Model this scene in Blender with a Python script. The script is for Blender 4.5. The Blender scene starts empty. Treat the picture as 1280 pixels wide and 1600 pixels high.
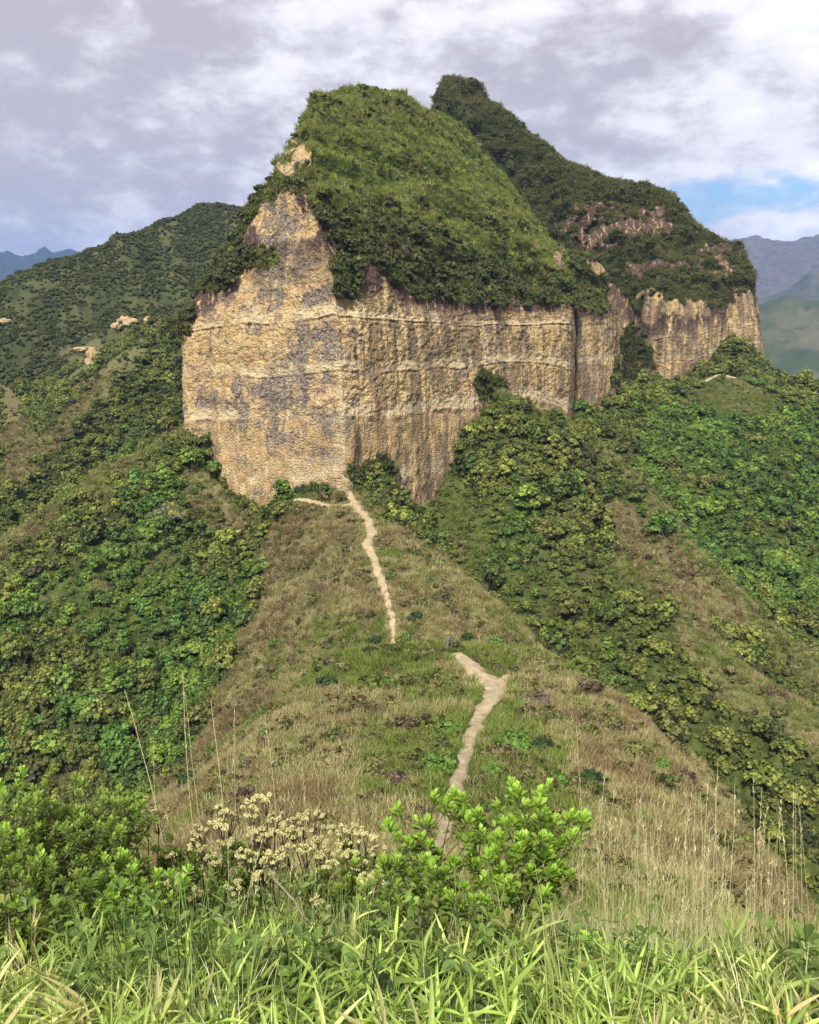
import bpy, math
import numpy as np
from mathutils import Vector

R = math.radians
rng = np.random.default_rng(7)
scene = bpy.context.scene
COL = scene.collection

# ------------------------------------------------------------------ camera, sky, sun, exposure
F_PX, PITCH = 1331.0, R(14.0)
CP, SP = math.cos(PITCH), math.sin(PITCH)
cam_d = bpy.data.cameras.new('camera')
cam = bpy.data.objects.new('camera', cam_d)
COL.objects.link(cam)
cam_d.sensor_fit = 'VERTICAL'
cam_d.sensor_height = 36.0
cam_d.lens = 36.0 * F_PX / 1600.0
cam_d.clip_start = 0.05
cam_d.clip_end = 60000.0
cam.location = (0, 0, 0)
cam.rotation_euler = (math.pi / 2 - PITCH, 0, 0)
scene.camera = cam

SUN_ELEV, SUN_AZ = R(50), R(-163)      # azimuth clockwise from +Y: the sun stands behind the camera, to the left
sdir = Vector((math.sin(SUN_AZ) * math.cos(SUN_ELEV), math.cos(SUN_AZ) * math.cos(SUN_ELEV), math.sin(SUN_ELEV)))
sun_d = bpy.data.lights.new('sun', 'SUN')
sun_d.energy = 2.7
sun_d.angle = R(6)
sun_d.color = (1.0, 0.95, 0.86)
sun = bpy.data.objects.new('sun', sun_d)
sun.rotation_euler = sdir.to_track_quat('Z', 'Y').to_euler()
COL.objects.link(sun)

scene.view_settings.view_transform = 'Standard'
scene.view_settings.look = 'None'
scene.view_settings.gamma = 1.0
scene.view_settings.use_curve_mapping = False
scene.view_settings.exposure = 1.38
scene.render.engine = 'CYCLES'
scene.cycles.max_bounces = 5
scene.cycles.diffuse_bounces = 2
scene.cycles.transmission_bounces = 2
scene.cycles.volume_bounces = 0
scene.cycles.use_denoising = True


class NT:
    """small helper around a node tree"""
    def __init__(self, tree):
        self.t = tree
        tree.nodes.clear()

    def n(self, typ, **kw):
        nd = self.t.nodes.new(typ)
        for k, v in kw.items():
            if k.startswith('_'):
                setattr(nd, k[1:], v)
            else:
                s = nd.inputs[int(k[1:])] if k[0] == 'i' and k[1:].isdigit() else nd.inputs[k.replace('_', ' ')]
                if isinstance(v, bpy.types.NodeSocket):
                    self.t.links.new(v, s)
                else:
                    s.default_value = v
        return nd

    def math(self, op, a, b=0.0, c=None, clamp=False):
        nd = self.n('ShaderNodeMath', _operation=op, _use_clamp=clamp, i0=a, i1=b)
        if c is not None:
            if isinstance(c, bpy.types.NodeSocket):
                self.t.links.new(c, nd.inputs[2])
            else:
                nd.inputs[2].default_value = c
        return nd.outputs[0]

    def vmath(self, op, a, b=(0, 0, 0), out=0):
        nd = self.n('ShaderNodeVectorMath', _operation=op, i0=a, i1=b)
        return nd.outputs[out]

    def noise(self, vec, scale, detail=4.0, rough=0.55, dist=0.0, dim='3D'):
        nd = self.n('ShaderNodeTexNoise', _noise_dimensions=dim, Vector=vec, Scale=scale, Detail=detail, Roughness=rough, Distortion=dist)
        return nd.outputs['Fac']

    def step(self, v, a, b, lo=0.0, hi=1.0):
        nd = self.n('ShaderNodeMapRange', _interpolation_type='SMOOTHSTEP', _clamp=True, i0=v, i1=a, i2=b, i3=lo, i4=hi)
        return nd.outputs[0]

    def mix(self, f, a, b, typ='MIX'):
        nd = self.n('ShaderNodeMix', _data_type='RGBA', _blend_type=typ, _clamp_factor=True)
        for s, v in ((nd.inputs[0], f), (nd.inputs[6], a), (nd.inputs[7], b)):
            if isinstance(v, bpy.types.NodeSocket):
                self.t.links.new(v, s)
            elif isinstance(v, (int, float)):
                s.default_value = v
            else:
                s.default_value = tuple(v) + (1.0,) if len(v) == 3 else v
        return nd.outputs[2]

    def attr(self, name, out='Fac'):
        return self.n('ShaderNodeAttribute', _attribute_name=name).outputs[out]


# world: Nishita sky behind a broken deck of stratocumulus
world = bpy.data.worlds.new('World')
scene.world = world
world.use_nodes = True
w = NT(world.node_tree)
SKY = 0.12
sky = w.n('ShaderNodeTexSky', _sky_type='NISHITA', _sun_disc=False)
sky.sun_elevation = SUN_ELEV
sky.sun_rotation = SUN_AZ
sky.air_density = 1.2
sky.dust_density = 0.6
tc = w.n('ShaderNodeTexCoord').outputs['Generated']
sep = w.n('ShaderNodeSeparateXYZ', i0=tc)
zz = w.math('ADD', w.math('MAXIMUM', sep.outputs[2], 0.0), 0.50)
px_ = w.math('DIVIDE', sep.outputs[0], zz)
py_ = w.math('DIVIDE', sep.outputs[1], zz)
pl = w.n('ShaderNodeCombineXYZ', i0=px_, i1=py_, i2=0.0).outputs[0]
warp = w.n('ShaderNodeTexNoise', _noise_dimensions='3D', Vector=pl, Scale=1.2, Detail=2.0).outputs['Color']
plw = w.vmath('ADD', pl, w.vmath('MULTIPLY', w.vmath('SUBTRACT', warp, (0.5, 0.5, 0.5)), (0.7, 0.5, 0.0)))
big = w.noise(w.vmath('MULTIPLY', plw, (0.9, 1.1, 1)), 2.6, 4.0, 0.5)
mid = w.noise(w.vmath('MULTIPLY', w.vmath('ADD', tc, w.vmath('MULTIPLY', w.vmath('SUBTRACT', warp, (0.5, 0.5, 0.5)), (0.16, 0.16, 0.08))), (1.0, 1.0, 2.1)), 5.2, 6.0, 0.58)
fine = w.noise(w.vmath('MULTIPLY', tc, (1.0, 1.0, 1.9)), 15.0, 8.0, 0.62, 0.1)
tone = w.math('ADD', w.math('ADD', w.math('MULTIPLY', big, 0.30), w.math('MULTIPLY', mid, 0.40)), w.math('MULTIPLY', fine, 0.30))
tone = w.math('ADD', tone, w.math('MULTIPLY', sep.outputs[0], 0.09))            # the deck thins towards the right
tone = w.math('ADD', tone, w.step(sep.outputs[2], 0.17, 0.03, 0.0, 0.05))
tone_s = w.step(tone, 0.44, 0.58)
cl = w.mix(tone_s, (0.445, 0.422, 0.465), (0.83, 0.815, 0.85))
cl = w.mix(w.step(tone, 0.575, 0.65), cl, (1.08, 1.07, 1.09))
cl = w.n('ShaderNodeVectorMath', _operation='SCALE', i0=cl, Scale=0.515 / SKY).outputs[0]
# openings in the deck, low on both sides
def blob(cx, cy, cz, r0, r1):
    v = w.vmath('SUBTRACT', tc, (cx, cy, cz))
    v = w.vmath('MULTIPLY', v, (1.0, 1.0, 2.6))
    L = w.vmath('LENGTH', v, out=1)
    return w.step(w.math('ADD', L, w.math('MULTIPLY', w.math('SUBTRACT', w.math('ADD', w.math('MULTIPLY', mid, 0.7), w.math('MULTIPLY', fine, 0.3)), 0.5), 0.40)), r1, r0)
def pdir(px, py):
    v = Vector(((px - 640) / F_PX, CP + (800 - py) / F_PX * SP, -SP + (800 - py) / F_PX * CP)).normalized()
    return v.x, v.y, v.z
g1 = blob(*pdir(1240, 298), 0.025, 0.075)
g2 = blob(*pdir(1100, 318), 0.015, 0.06)
g3 = blob(*pdir(50, 375), 0.02, 0.15)
hole = w.math('MAXIMUM', w.math('MAXIMUM', g1, w.math('MULTIPLY', g2, 0.8)), w.math('MULTIPLY', g3, 0.15))
skyc = w.n('ShaderNodeVectorMath', _operation='MULTIPLY', i0=sky.outputs[0], i1=(0.20, 0.335, 0.51)).outputs[0]
fin = w.mix(w.math('MULTIPLY', hole, 0.80), cl, skyc)
bg = w.n('ShaderNodeBackground', Color=fin, Strength=SKY)
wo = w.n('ShaderNodeOutputWorld', Surface=bg.outputs[0])

# ------------------------------------------------------------------ geometry helpers
def W(px, py, Y):
    """point at forward distance Y seen along the photograph's pixel"""
    r, u = (px - 640) / F_PX, (800 - py) / F_PX
    k = Y / (CP + u * SP)
    return (r * k, Y, (u * CP - SP) * k)

def project(P):
    P = np.asarray(P, float)
    fwd = P[..., 1] * CP - P[..., 2] * SP
    up = P[..., 1] * SP + P[..., 2] * CP
    fwd = np.where(fwd < 0.05, 0.05, fwd)
    return 640 + F_PX * P[..., 0] / fwd, 800 - F_PX * up / fwd

def _h(ix, iy, iz, seed):
    h = (ix.astype(np.int64) * 374761393 + iy.astype(np.int64) * 668265263 + iz.astype(np.int64) * 2147483647 % 4294967291 + seed * 974634777) & 0xFFFFFFFF
    h = ((h ^ (h >> 13)) * 1274126177) & 0xFFFFFFFF
    h = ((h ^ (h >> 16)) * 2246822519) & 0xFFFFFFFF
    h = h ^ (h >> 15)
    return h

def noise3(x, y, z, seed=0):
    x, y, z = np.broadcast_arrays(x, y, z)
    xi, yi, zi = np.floor(x), np.floor(y), np.floor(z)
    fx, fy, fz = x - xi, y - yi, z - zi
    u, v, t = fx * fx * (3 - 2 * fx), fy * fy * (3 - 2 * fy), fz * fz * (3 - 2 * fz)
    out = 0
    for a in (0, 1):
        for b in (0, 1):
            for c in (0, 1):
                h = _h(xi + a, yi + b, zi + c, seed)
                g = ((h & 1023) / 511.5 - 1) * (fx - a) + (((h >> 10) & 1023) / 511.5 - 1) * (fy - b) + (((h >> 20) & 1023) / 511.5 - 1) * (fz - c)
                out = out + g * (u if a else 1 - u) * (v if b else 1 - v) * (t if c else 1 - t)
    return out * 1.6

def noise2(x, y, seed=0):
    x, y = np.broadcast_arrays(x, y)
    xi, yi = np.floor(x), np.floor(y)
    fx, fy = x - xi, y - yi
    u, v = fx * fx * (3 - 2 * fx), fy * fy * (3 - 2 * fy)
    out = 0
    z0 = np.zeros_like(xi)
    for a in (0, 1):
        for b in (0, 1):
            h = _h(xi + a, yi + b, z0, seed)
            g = ((h & 1023) / 511.5 - 1) * (fx - a) + (((h >> 10) & 1023) / 511.5 - 1) * (fy - b)
            out = out + g * (u if a else 1 - u) * (v if b else 1 - v)
    return out * 1.9

def fbm2(x, y, seed, octv=4, rough=0.5):
    o, a = 0, 1.0
    for i in range(octv):
        o = o + a * noise2(x * 2 ** i, y * 2 ** i, seed + i)
        a *= rough
    return o

def ridged2(x, y, seed, octv=4):
    o, a = 0, 1.0
    for i in range(octv):
        o = o + a * (1 - 2.2 * np.abs(noise2(x * 2 ** i, y * 2 ** i, seed + i)))
        a *= 0.5
    return o / 1.6

def fbm3(x, y, z, seed, octv=3, rough=0.5):
    o, a = 0, 1.0
    for i in range(octv):
        o = o + a * noise3(x * 2 ** i, y * 2 ** i, z * 2 ** i, seed + i)
        a *= rough
    return o

def sstep(x, a, b):
    t = np.clip((x - a) / (b - a), 0, 1)
    return t * t * (3 - 2 * t)

def in_poly(px, py, poly):
    inside = np.zeros(px.shape, bool)
    n = len(poly)
    for i in range(n):
        x0, y0 = poly[i]
        x1, y1 = poly[(i + 1) % n]
        if y0 == y1:
            continue
        c = ((y0 > py) != (y1 > py)) & (px < (x1 - x0) * (py - y0) / (y1 - y0) + x0)
        inside ^= c
    return inside

def mesh_from(name, V, Fq, mat=None, smooth=True, attrs=None):
    V = np.ascontiguousarray(V, np.float32)
    me = bpy.data.meshes.new(name)
    faces = Fq if isinstance(Fq, list) else [Fq]
    faces = [np.asarray(f, np.int32) for f in faces if len(f)]
    me.vertices.add(len(V))
    me.vertices.foreach_set('co', V.ravel())
    if faces:
        nl = sum(f.size for f in faces)
        nf = sum(len(f) for f in faces)
        me.loops.add(nl)
        me.polygons.add(nf)
        me.loops.foreach_set('vertex_index', np.concatenate([f.ravel() for f in faces]))
        tot = np.concatenate([np.full(len(f), f.shape[1], np.int32) for f in faces])
        st = np.concatenate([[0], np.cumsum(tot)[:-1]]).astype(np.int32)
        me.polygons.foreach_set('loop_start', st)
        me.polygons.foreach_set('loop_total', tot)
        me.polygons.foreach_set('use_smooth', np.full(nf, smooth, bool))
    me.update(calc_edges=True)
    for k, a in (attrs or {}).items():
        a = np.ascontiguousarray(a, np.float32)
        at = me.attributes.new(k, 'FLOAT', 'POINT')
        at.data.foreach_set('value', a)
    if mat:
        me.materials.append(mat)
    return me

def link(name, me, parent=None, kind=None, label=None, cat=None, group=None, loc=None):
    o = bpy.data.objects.new(name, me)
    COL.objects.link(o)
    if parent:
        o.parent = parent
    if loc is not None:
        o.location = loc
    if kind:
        o['kind'] = kind
    if label:
        o['label'] = label
    if cat:
        o['category'] = cat
    if group:
        o['group'] = group
    return o

def grid_faces(nr, nc):
    i = np.arange((nr - 1) * (nc - 1))
    r, c = i // (nc - 1), i % (nc - 1)
    a = r * nc + c
    return np.stack([a, a + 1, a + nc + 1, a + nc], 1)

# ------------------------------------------------------------------ the lie of the land: ridges and spurs
def wf(px, py, Y, f=0.0):
    x, y, z = W(px, py, Y)
    return (x, y, z, f)

RIDGES = [
    # the camera's hill, its knoll and the saddle that climbs to the cliff
    (0.85, 1.15, [(0, -200, -70, 8), (0, -60, -18, 8), (0, -10, -2, 5), (0, 0, -1.65, 4), (0, 2, -2.3, 4), (0, 3, -2.95, 4), (0.2, 4, -3.7, 4),
                  (0.5, 5.5, -4.85, 4), (0.6, 12, -10.0, 4.2), (1.4, 25, -17.6, 8.2), (2.6, 40, -21.7, 11.0), (3.4, 52, -24.6, 10.3),
                  (2.8, 60, -25.5, 7.5), (3.2, 63.5, -27.0, 6), (4.0, 73, -36.0, 5), (4.5, 83, -39.3, 4.5), (4.5, 90, -38.6, 5), (4, 98, -36.6, 6.5),
                  (-1, 115, -35.7, 5), (-4, 128, -35.3, 4), (-10, 147, -33.3, 4), (-12, 160, -30, 4)]),
    # spur falling left from the cliff foot
    (0.5, 0.8, [wf(-500, 1400, 100), wf(-200, 1000, 125), wf(0, 860, 145, 1), wf(100, 787, 155, 1), wf(200, 722, 165, 1), wf(285, 672, 175, 2), wf(325, 668, 182, 2)][::-1]),
    # spur with the old track farther left
    (0.55, 0.5, [wf(330, 470, 330), wf(250, 510, 300), wf(160, 592, 270), wf(70, 692, 240), wf(0, 772, 215), wf(-200, 960, 180)]),
    # second small rib on the left mountain
    (0.5, 0.45, [wf(200, 470, 430), wf(100, 520, 400), wf(0, 560, 370), wf(-200, 640, 340)]),
    # the left mountain's crest
    (0.36, 0.34, [wf(-700, 620, 640), wf(-300, 525, 600), wf(0, 474, 560), wf(60, 462, 557), wf(110, 426, 552), wf(150, 403, 548), wf(200, 386, 545), wf(270, 341, 545),
                  wf(320, 320, 545), wf(385, 328, 540), wf(500, 340, 520), wf(700, 360, 480), wf(900, 420, 440)]),
    # plinth under the massif
    (0.9, 0.9, [(-24, 192, -20, 3), (0, 198, -20, 3), (38, 228, -24, 3)]),
    # spur from the middle of the right hand face
    (1.0, 0.72, [wf(785, 612, 184, 1), wf(840, 650, 184, 2), wf(900, 678, 182, 2), wf(960, 716, 178, 1), wf(1010, 770, 172), wf(1060, 832, 161), wf(1100, 882, 150),
                  wf(1200, 982, 137), wf(1280, 1062, 125), wf(1420, 1190, 108), wf(1700, 1400, 90)]),
    (0.9, 0.9, [wf(1138, 528, 287), wf(1132, 560, 275), wf(1130, 592, 262)]),
    # lower rib on its near side
    (0.9, 0.75, [wf(985, 835, 156), wf(1025, 903, 136), wf(1105, 1003, 122), wf(1190, 1068, 113), wf(1280, 1124, 106), wf(1420, 1220, 95), wf(1700, 1400, 80)]),
    # shelf with a track below the far cliffs
    (0.45, 0.42, [wf(900, 640, 226), wf(950, 618, 240, 2), wf(1000, 612, 252, 2), wf(1060, 602, 262, 3), wf(1130, 588, 262, 3), wf(1200, 604, 256, 3), wf(1290, 600, 262, 4), wf(1600, 640, 250, 4)]),
    (0.6, 0.6, [wf(1130, 590, 262), wf(1180, 680, 235), wf(1230, 780, 212), wf(1300, 880, 190)]),
    (0.6, 0.6, [wf(980, 640, 248), wf(1040, 720, 222), wf(1110, 800, 200)]),
    # far country
    (0.34, 0.34, [wf(1000, 500, 1900), wf(1150, 484, 1900), wf(1230, 468, 1900), wf(1300, 470, 1850), wf(1600, 430, 1800)]),
    (0.4, 0.4, [wf(1180, 500, 3000), wf(1225, 472, 3000), wf(1290, 430, 3100), wf(1500, 380, 3300)]),
    (0.36, 0.36, [wf(900, 420, 4700), wf(1100, 386, 4700), wf(1160, 377, 4600), wf(1220, 367, 4600), wf(1290, 360, 4600), wf(1700, 340, 4600)]),
    (0.3, 0.3, [wf(-700, 380, 5200), wf(-200, 388, 5200), wf(-40, 402, 5100), wf(0, 398, 5100), wf(35, 404, 5100), wf(70, 393, 5100), wf(110, 394, 5100), wf(160, 402, 5200), wf(260, 420, 5300), wf(500, 400, 5600)]),
]

def height(x, y):
    r = np.sqrt(x * x + y * y)
    k = np.clip(r * 0.006, 0.15, 25)
    hs = [np.where(r < 700, -88.0, -88.0 - 40 * sstep(r, 700, 1400))]
    wdt = np.clip(r * 0.012, 0.5, 25)
    for (sl, sr, pts) in RIDGES:
        best = np.full(x.shape, -1e9)
        for (a, b) in zip(pts[:-1], pts[1:]):
            dx, dy = b[0] - a[0], b[1] - a[1]
            L2 = dx * dx + dy * dy
            t0 = ((x - a[0]) * dx + (y - a[1]) * dy) / L2
            t = np.clip(t0, 0, 1)
            qx, qy = x - (a[0] + t * dx), y - (a[1] + t * dy)
            d = np.sqrt(qx * qx + qy * qy)
            side = dx * qy - dy * qx
            s = sl + (sr - sl) * sstep(-side / (np.sqrt(L2) * (d + 1e-3)), -0.6, 0.6)
            f = a[3] + (b[3] - a[3]) * t
            lon = np.abs(t0 - t) * np.sqrt(L2)
            lat = np.abs(side) / np.sqrt(L2)
            e = np.sqrt(np.maximum(0, lat - f) ** 2 + (1.6 * lon) ** 2)
            dd = np.sqrt(e * e + wdt * wdt) - wdt
            h = a[2] + (b[2] - a[2]) * t - s * dd - 0.05 * np.minimum(lat, f) - 0.010 * np.minimum(lat, f) ** 2
            best = np.maximum(best, h)
        hs.append(best)
    m = np.maximum.reduce(hs)
    acc = 0
    for h in hs:
        acc = acc + np.exp(np.maximum((h - m) / k, -40))
    H = m + k * np.log(acc)
    # relief
    H = H + 0.05 * fbm2(x / 0.9, y / 0.9, 3, 2) * sstep(r, 0, 6)
    H = H + 0.30 * fbm2(x / 4.5, y / 4.5, 11, 3) * sstep(r, 8, 40)
    m2 = sstep(r, 70, 150)
    H = H + (1.7 * fbm2(x / 19, y / 19, 21, 3) + 1.1 * (ridged2(x / 26, y / 34, 26, 2) - 0.4)) * m2
    m3 = sstep(r, 230, 420)
    H = H + (3.0 * fbm2(x / 70, y / 70, 31, 4) + (8.0 - 6.5 * sstep(y, 440, 530)) * (ridged2((x + 0.35 * y) / 40, y / 130, 36, 3) - 0.55)) * m3
    m4 = sstep(r, 900, 1800)
    H = H + m4 * 12 * (ridged2(x / 110, y / 150, 57, 3) - 0.5)
    H = H + m4 * (35 * fbm2(x / 420, y / 420, 41, 3) + 85 * (ridged2(x / 360, y / 520, 47, 5) - 0.6)) * (0.35 + 0.30 * sstep(r, 1800, 4200))
    return H

def th_grid():
    fine = np.linspace(-34, 34, 640)
    left = np.linspace(-180, -34, 90)[:-1]
    right = np.linspace(34, 180, 90)[1:]
    return np.radians(np.concatenate([left, fine, right]))

TH = th_grid()
RR = np.concatenate([np.geomspace(0.4, 10, 90)[:-1], np.linspace(10, 80, 200)[:-1], np.linspace(80, 300, 420)[:-1], np.geomspace(300, 700, 170)[:-1], np.geomspace(700, 7000, 260)])
T2, R2 = np.meshgrid(TH, RR)
TX, TY = R2 * np.sin(T2), R2 * np.cos(T2)
TZ = height(TX.ravel(), TY.ravel()).reshape(TX.shape)

# ------------------------------------------------------------------ ground cover, laid out as plots of land
P_DRY = [(545, 765), (470, 790), (425, 812), (405, 900), (395, 980), (350, 1070), (325, 1120), (250, 1240), (100, 1480), (-900, 3000), (3000, 3000), (1700, 1900), (1290, 1440),
         (1200, 1310), (1110, 1195), (1000, 1110), (880, 1052), (800, 955), (700, 875), (580, 790)]
P_BROWN = [(940, 780), (985, 790), (1030, 835), (1100, 885), (1165, 950), (1215, 1000), (1180, 1010), (1120, 985), (1050, 975), (1010, 905), (960, 850)]
P_RIB = [(1030, 905), (1105, 1000), (1190, 1062), (1280, 1115), (1400, 1200), (1400, 1260), (1250, 1170), (1130, 1095), (1080, 1030)]
P_SHELF = [(1060, 615), (1110, 592), (1160, 600), (1210, 610), (1225, 660), (1160, 665), (1090, 640)]
P_FOOT = [(290, 745), (330, 735), (365, 800), (420, 800), (380, 850), (300, 820)]
P_LAWN = [(650, 770), (690, 700), (730, 700), (720, 760), (770, 830), (760, 880), (700, 850)]
P_L1 = [(0, 600), (30, 610), (70, 700), (30, 770), (0, 790)]
P_L2 = [(90, 540), (150, 520), (170, 560), (160, 600), (95, 700), (60, 715), (110, 640)]

def dryness(x, y, z):
    """1 = dry grass, 0 = scrub"""
    px, py = project(np.stack([x, y, z], -1))
    r = np.hypot(x, y)
    j = 16 * noise2(x / 9, y / 9, 71) + 9 * noise2(x / 3.5, y / 3.5, 72)
    qx, qy = px + j * np.clip(150 / (r + 1), 0.3, 2.0), py + j * 0.7
    d = np.zeros(x.shape)
    d = np.maximum(d, (in_poly(qx, qy, P_DRY) & (y < 153)) * 1.0)
    d = np.maximum(d, (y < 14) * 1.0)
    d = np.maximum(d, (in_poly(qx, qy, P_BROWN) & (y > 95) & (y < 190)) * 0.9)
    d = np.maximum(d, (in_poly(qx, qy, P_RIB) & (y > 80) & (y < 150)) * 0.87)
    d = np.maximum(d, (in_poly(qx, qy, P_SHELF) & (y > 220) & (y < 300)) * 0.32)
    d = np.maximum(d, (in_poly(qx, qy, P_FOOT) & (y > 130) & (y < 185)) * 0.8)
    d = np.maximum(d, (in_poly(qx, qy, P_LAWN) & (y > 120) & (y < 185)) * 0.75)
    d = np.maximum(d, (in_poly(qx, qy, P_L1) & (y > 200)) * 0.8)
    d = np.maximum(d, (in_poly(qx, qy, P_L2) & (y > 200) & (noise2(x / 9, y / 9, 73) > -0.1)) * 0.6)
    d = np.maximum(d, 0.6 * crest_strip(x, y))
    return d

CRESTS = [(1, 3.6, 230), (2, 3.4, 320), (6, 2.4, 200), (8, 3.0, 200)]
def crest_strip(x, y):
    m = np.zeros(x.shape)
    for (ri, wd, far_) in CRESTS:
        pts = RIDGES[ri][2]
        d = np.full(x.shape, 1e9)
        for a, b in zip(pts[:-1], pts[1:]):
            dx, dy = b[0] - a[0], b[1] - a[1]
            t = np.clip(((x - a[0]) * dx + (y - a[1]) * dy) / (dx * dx + dy * dy), 0, 1)
            d = np.minimum(d, np.hypot(x - a[0] - t * dx, y - a[1] - t * dy))
        wn = wd * (1 + 0.8 * noise2(x / 11, y / 11, 66) + 0.5 * noise2(x / 4, y / 4, 67))
        m = np.maximum(m, (d < wn) & (y < far_))
    return m * 1.0

def brownness(x, y, z):
    """how parched the grass is: 0 fresh green, 1 straw, more = reddish brown"""
    px, py = project(np.stack([x, y, z], -1))
    b = 0.55 + 0.42 * fbm2(x / 8, y / 8, 81, 3)
    b = b - 0.35 * ((px > 420) & (px < 600) & (py > 960) & (py < 1080) & (y < 110)) - 0.25 * ((px > 560) & (px < 720) & (py > 1030) & (py < 1260) & (y < 70))
    b = b - 0.25 * ((px > 720) & (px < 900) & (py > 1090) & (py < 1300) & (y < 60)) + 0.42 * sstep(x, 5.5, 9.5) * (y < 60)
    b = b + np.where((y > 76) & (y < 153), 0.04 + 0.22 * sstep(-x, 2, 14), -0.20 + 0.26 * sstep(-x, 1.0, 4.5))
    b = b - 0.5 * sstep(y, 54, 58) * sstep(y, 68, 64)
    b = np.where(in_poly(px, py, P_BROWN) & (y > 95), 0.86 + 0.3 * noise2(x / 5, y / 5, 82), b)
    b = np.where(in_poly(px, py, P_RIB) & (y > 80), 0.6 + 0.4 * noise2(x / 5, y / 5, 82), b)
    b = np.where(in_poly(px, py, P_LAWN) & (y > 120), 0.12, b)
    b = np.where(in_poly(px, py, P_SHELF) & (y > 220), 0.25, b)
    b = np.where((in_poly(px, py, P_L1) | in_poly(px, py, P_L2)) & (y > 200), 0.9, b)
    b = np.where((crest_strip(x, y) > 0.5) & (b < 0.85), np.where(y > 200, 0.5, 0.35), b)
    b = np.where((y > 200) & (x < 0) & (b < 0.6), 0.6, b)
    return np.clip(b, 0, 1.2)

PATHS = [  # (pixel x, pixel y, distance, width)
    [(675, 1345, 22.0, .27), (692, 1300, 25.0, .30), (705, 1255, 28.3, .33), (718, 1210, 32, .37), (733, 1165, 37, .41), (748, 1125, 41.5, .45), (765, 1095, 46, .58), (778, 1073, 50.5, .80), (786, 1064, 52.5, .6), (795, 1057, 54.2, .32)],
    [(772, 1080, 49.5, .6), (761, 1066, 52.0, 1.2), (747, 1052, 55.0, 1.25), (734, 1040, 58.0, 1.0), (724, 1030, 60.3, .8), (716, 1022, 62.3, .5)],
    [(616, 1015, 82, .35), (614, 985, 88, .38), (611, 955, 93, .42), (601, 925, 99.5, .5), (591, 895, 106.5, .6), (582, 868, 113.5, .7), (573, 850, 119, .9), (582, 835, 123, .95), (575, 812, 130, .9),
     (560, 797, 136, .8), (552, 783, 142, .6), (543, 765, 148, .6), (538, 755, 151.5, .6)],
    [(555, 790, 139, .3), (530, 789, 141, .35), (505, 790, 143, .4), (485, 784, 147, .4), (460, 782, 151, .3)],
]
PATHS.append([(1100, 597, 258, .7), (1115, 589, 261, .9), (1135, 587, 262, .9), (1150, 590, 262, .6)])
PATH_XYW = []
for P in PATHS:
    q = []
    for (a, b) in zip(P[:-1], P[1:]):
        n = max(2, int(abs(b[2] - a[2]) / 0.35) + 2)
        for t in np.linspace(0, 1, n, endpoint=False):
            c = [a[i] + (b[i] - a[i]) * t for i in range(4)]
            X = W(c[0], c[1], c[2])
            q.append((X[0], X[1], c[3]))
    PATH_XYW.append(np.array(q))

# the trail points follow the ground that is really there: slide each along its sight line until it meets the ground
def ground_hit(px, py, y0, y1, n=240):
    Ys = np.linspace(y0, y1, n)
    P = np.array([W(px, py, Y) for Y in Ys])
    h = height(P[:, 0], P[:, 1])
    below = np.where(P[:, 2] <= h)[0]
    if len(below) == 0:
        i = int(np.argmin(P[:, 2] - h))
    else:
        i = int(below[0])
    return P[i, 0], P[i, 1], h[i]

new = []
for P, rngY in zip(PATHS, [(12, 70), (30, 70), (76, 160), (110, 165), (235, 275)]):
    q = []
    keys = []
    for (px, py, Y, wd) in P:
        X = ground_hit(px, py, rngY[0], rngY[1])
        keys.append((X[0], X[1], wd))
    keys = np.array(keys)
    for a, b in zip(keys[:-1], keys[1:]):
        n = max(2, int(np.hypot(*(b[:2] - a[:2])) / 0.3) + 1)
        for t in np.linspace(0, 1, n, endpoint=False):
            q.append(a + (b - a) * t)
    q.append(keys[-1])
    new.append(np.array(q))
PATH_XYW = new

def path_dist(x, y):
    """distance to the nearest trail edge (negative on the trail)"""
    d = np.full(x.shape, 1e9)
    for P in PATH_XYW:
        for i in range(0, len(P), 2):
            d = np.minimum(d, np.hypot(x - P[i, 0], y - P[i, 1]) - P[i, 2])
    return d

# ------------------------------------------------------------------ materials
def new_mat(name):
    m = bpy.data.materials.new(name)
    m.use_nodes = True
    return m, NT(m.node_tree)

def finish(nt, color, rough=0.9, bump=None, bstr=0.5, bdist=0.1, spec=0.2, trans=None):
    kw = dict(Base_Color=color, Roughness=rough, Specular_IOR_Level=spec)
    if bump is not None:
        kw['Normal'] = nt.n('ShaderNodeBump', Height=bump, Strength=bstr, Distance=bdist).outputs[0]
    b = nt.n('ShaderNodeBsdfPrincipled', **kw)
    sh = b.outputs[0]
    if trans is not None:
        tr = nt.n('ShaderNodeBsdfTranslucent', Color=trans)
        sh = nt.n('ShaderNodeMixShader', i0=0.35, i1=sh, i2=tr.outputs[0]).outputs[0]
    nt.n('ShaderNodeOutputMaterial', Surface=sh)

# ground
M_GROUND, g = new_mat('ground_cover')
pos = g.n('ShaderNodeNewGeometry').outputs['Position']
dry, brn = g.attr('dry'), g.attr('brown')
rad = g.vmath('LENGTH', pos, out=1)
far = g.step(rad, 650, 1500)
n1 = g.noise(pos, 0.35, 6, 0.65)
n2 = g.noise(pos, 2.5, 6, 0.7)
n3 = g.noise(pos, 0.045, 4, 0.6)
n4 = g.noise(pos, 14.0, 4, 0.7)
grassc = g.mix(g.step(brn, 0.15, 0.6), (0.085, 0.130, 0.026), (0.29, 0.24, 0.12))
grassc = g.mix(g.step(brn, 0.65, 1.1), grassc, (0.165, 0.110, 0.062))
grassc = g.mix(g.step(n2, 0.42, 0.62), grassc, (0.11, 0.125, 0.035))
scrub_up = None
grassc = g.mix(g.step(n4, 0.60, 0.42, 0.0, 0.55), grassc, (0.045, 0.04, 0.018))
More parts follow.
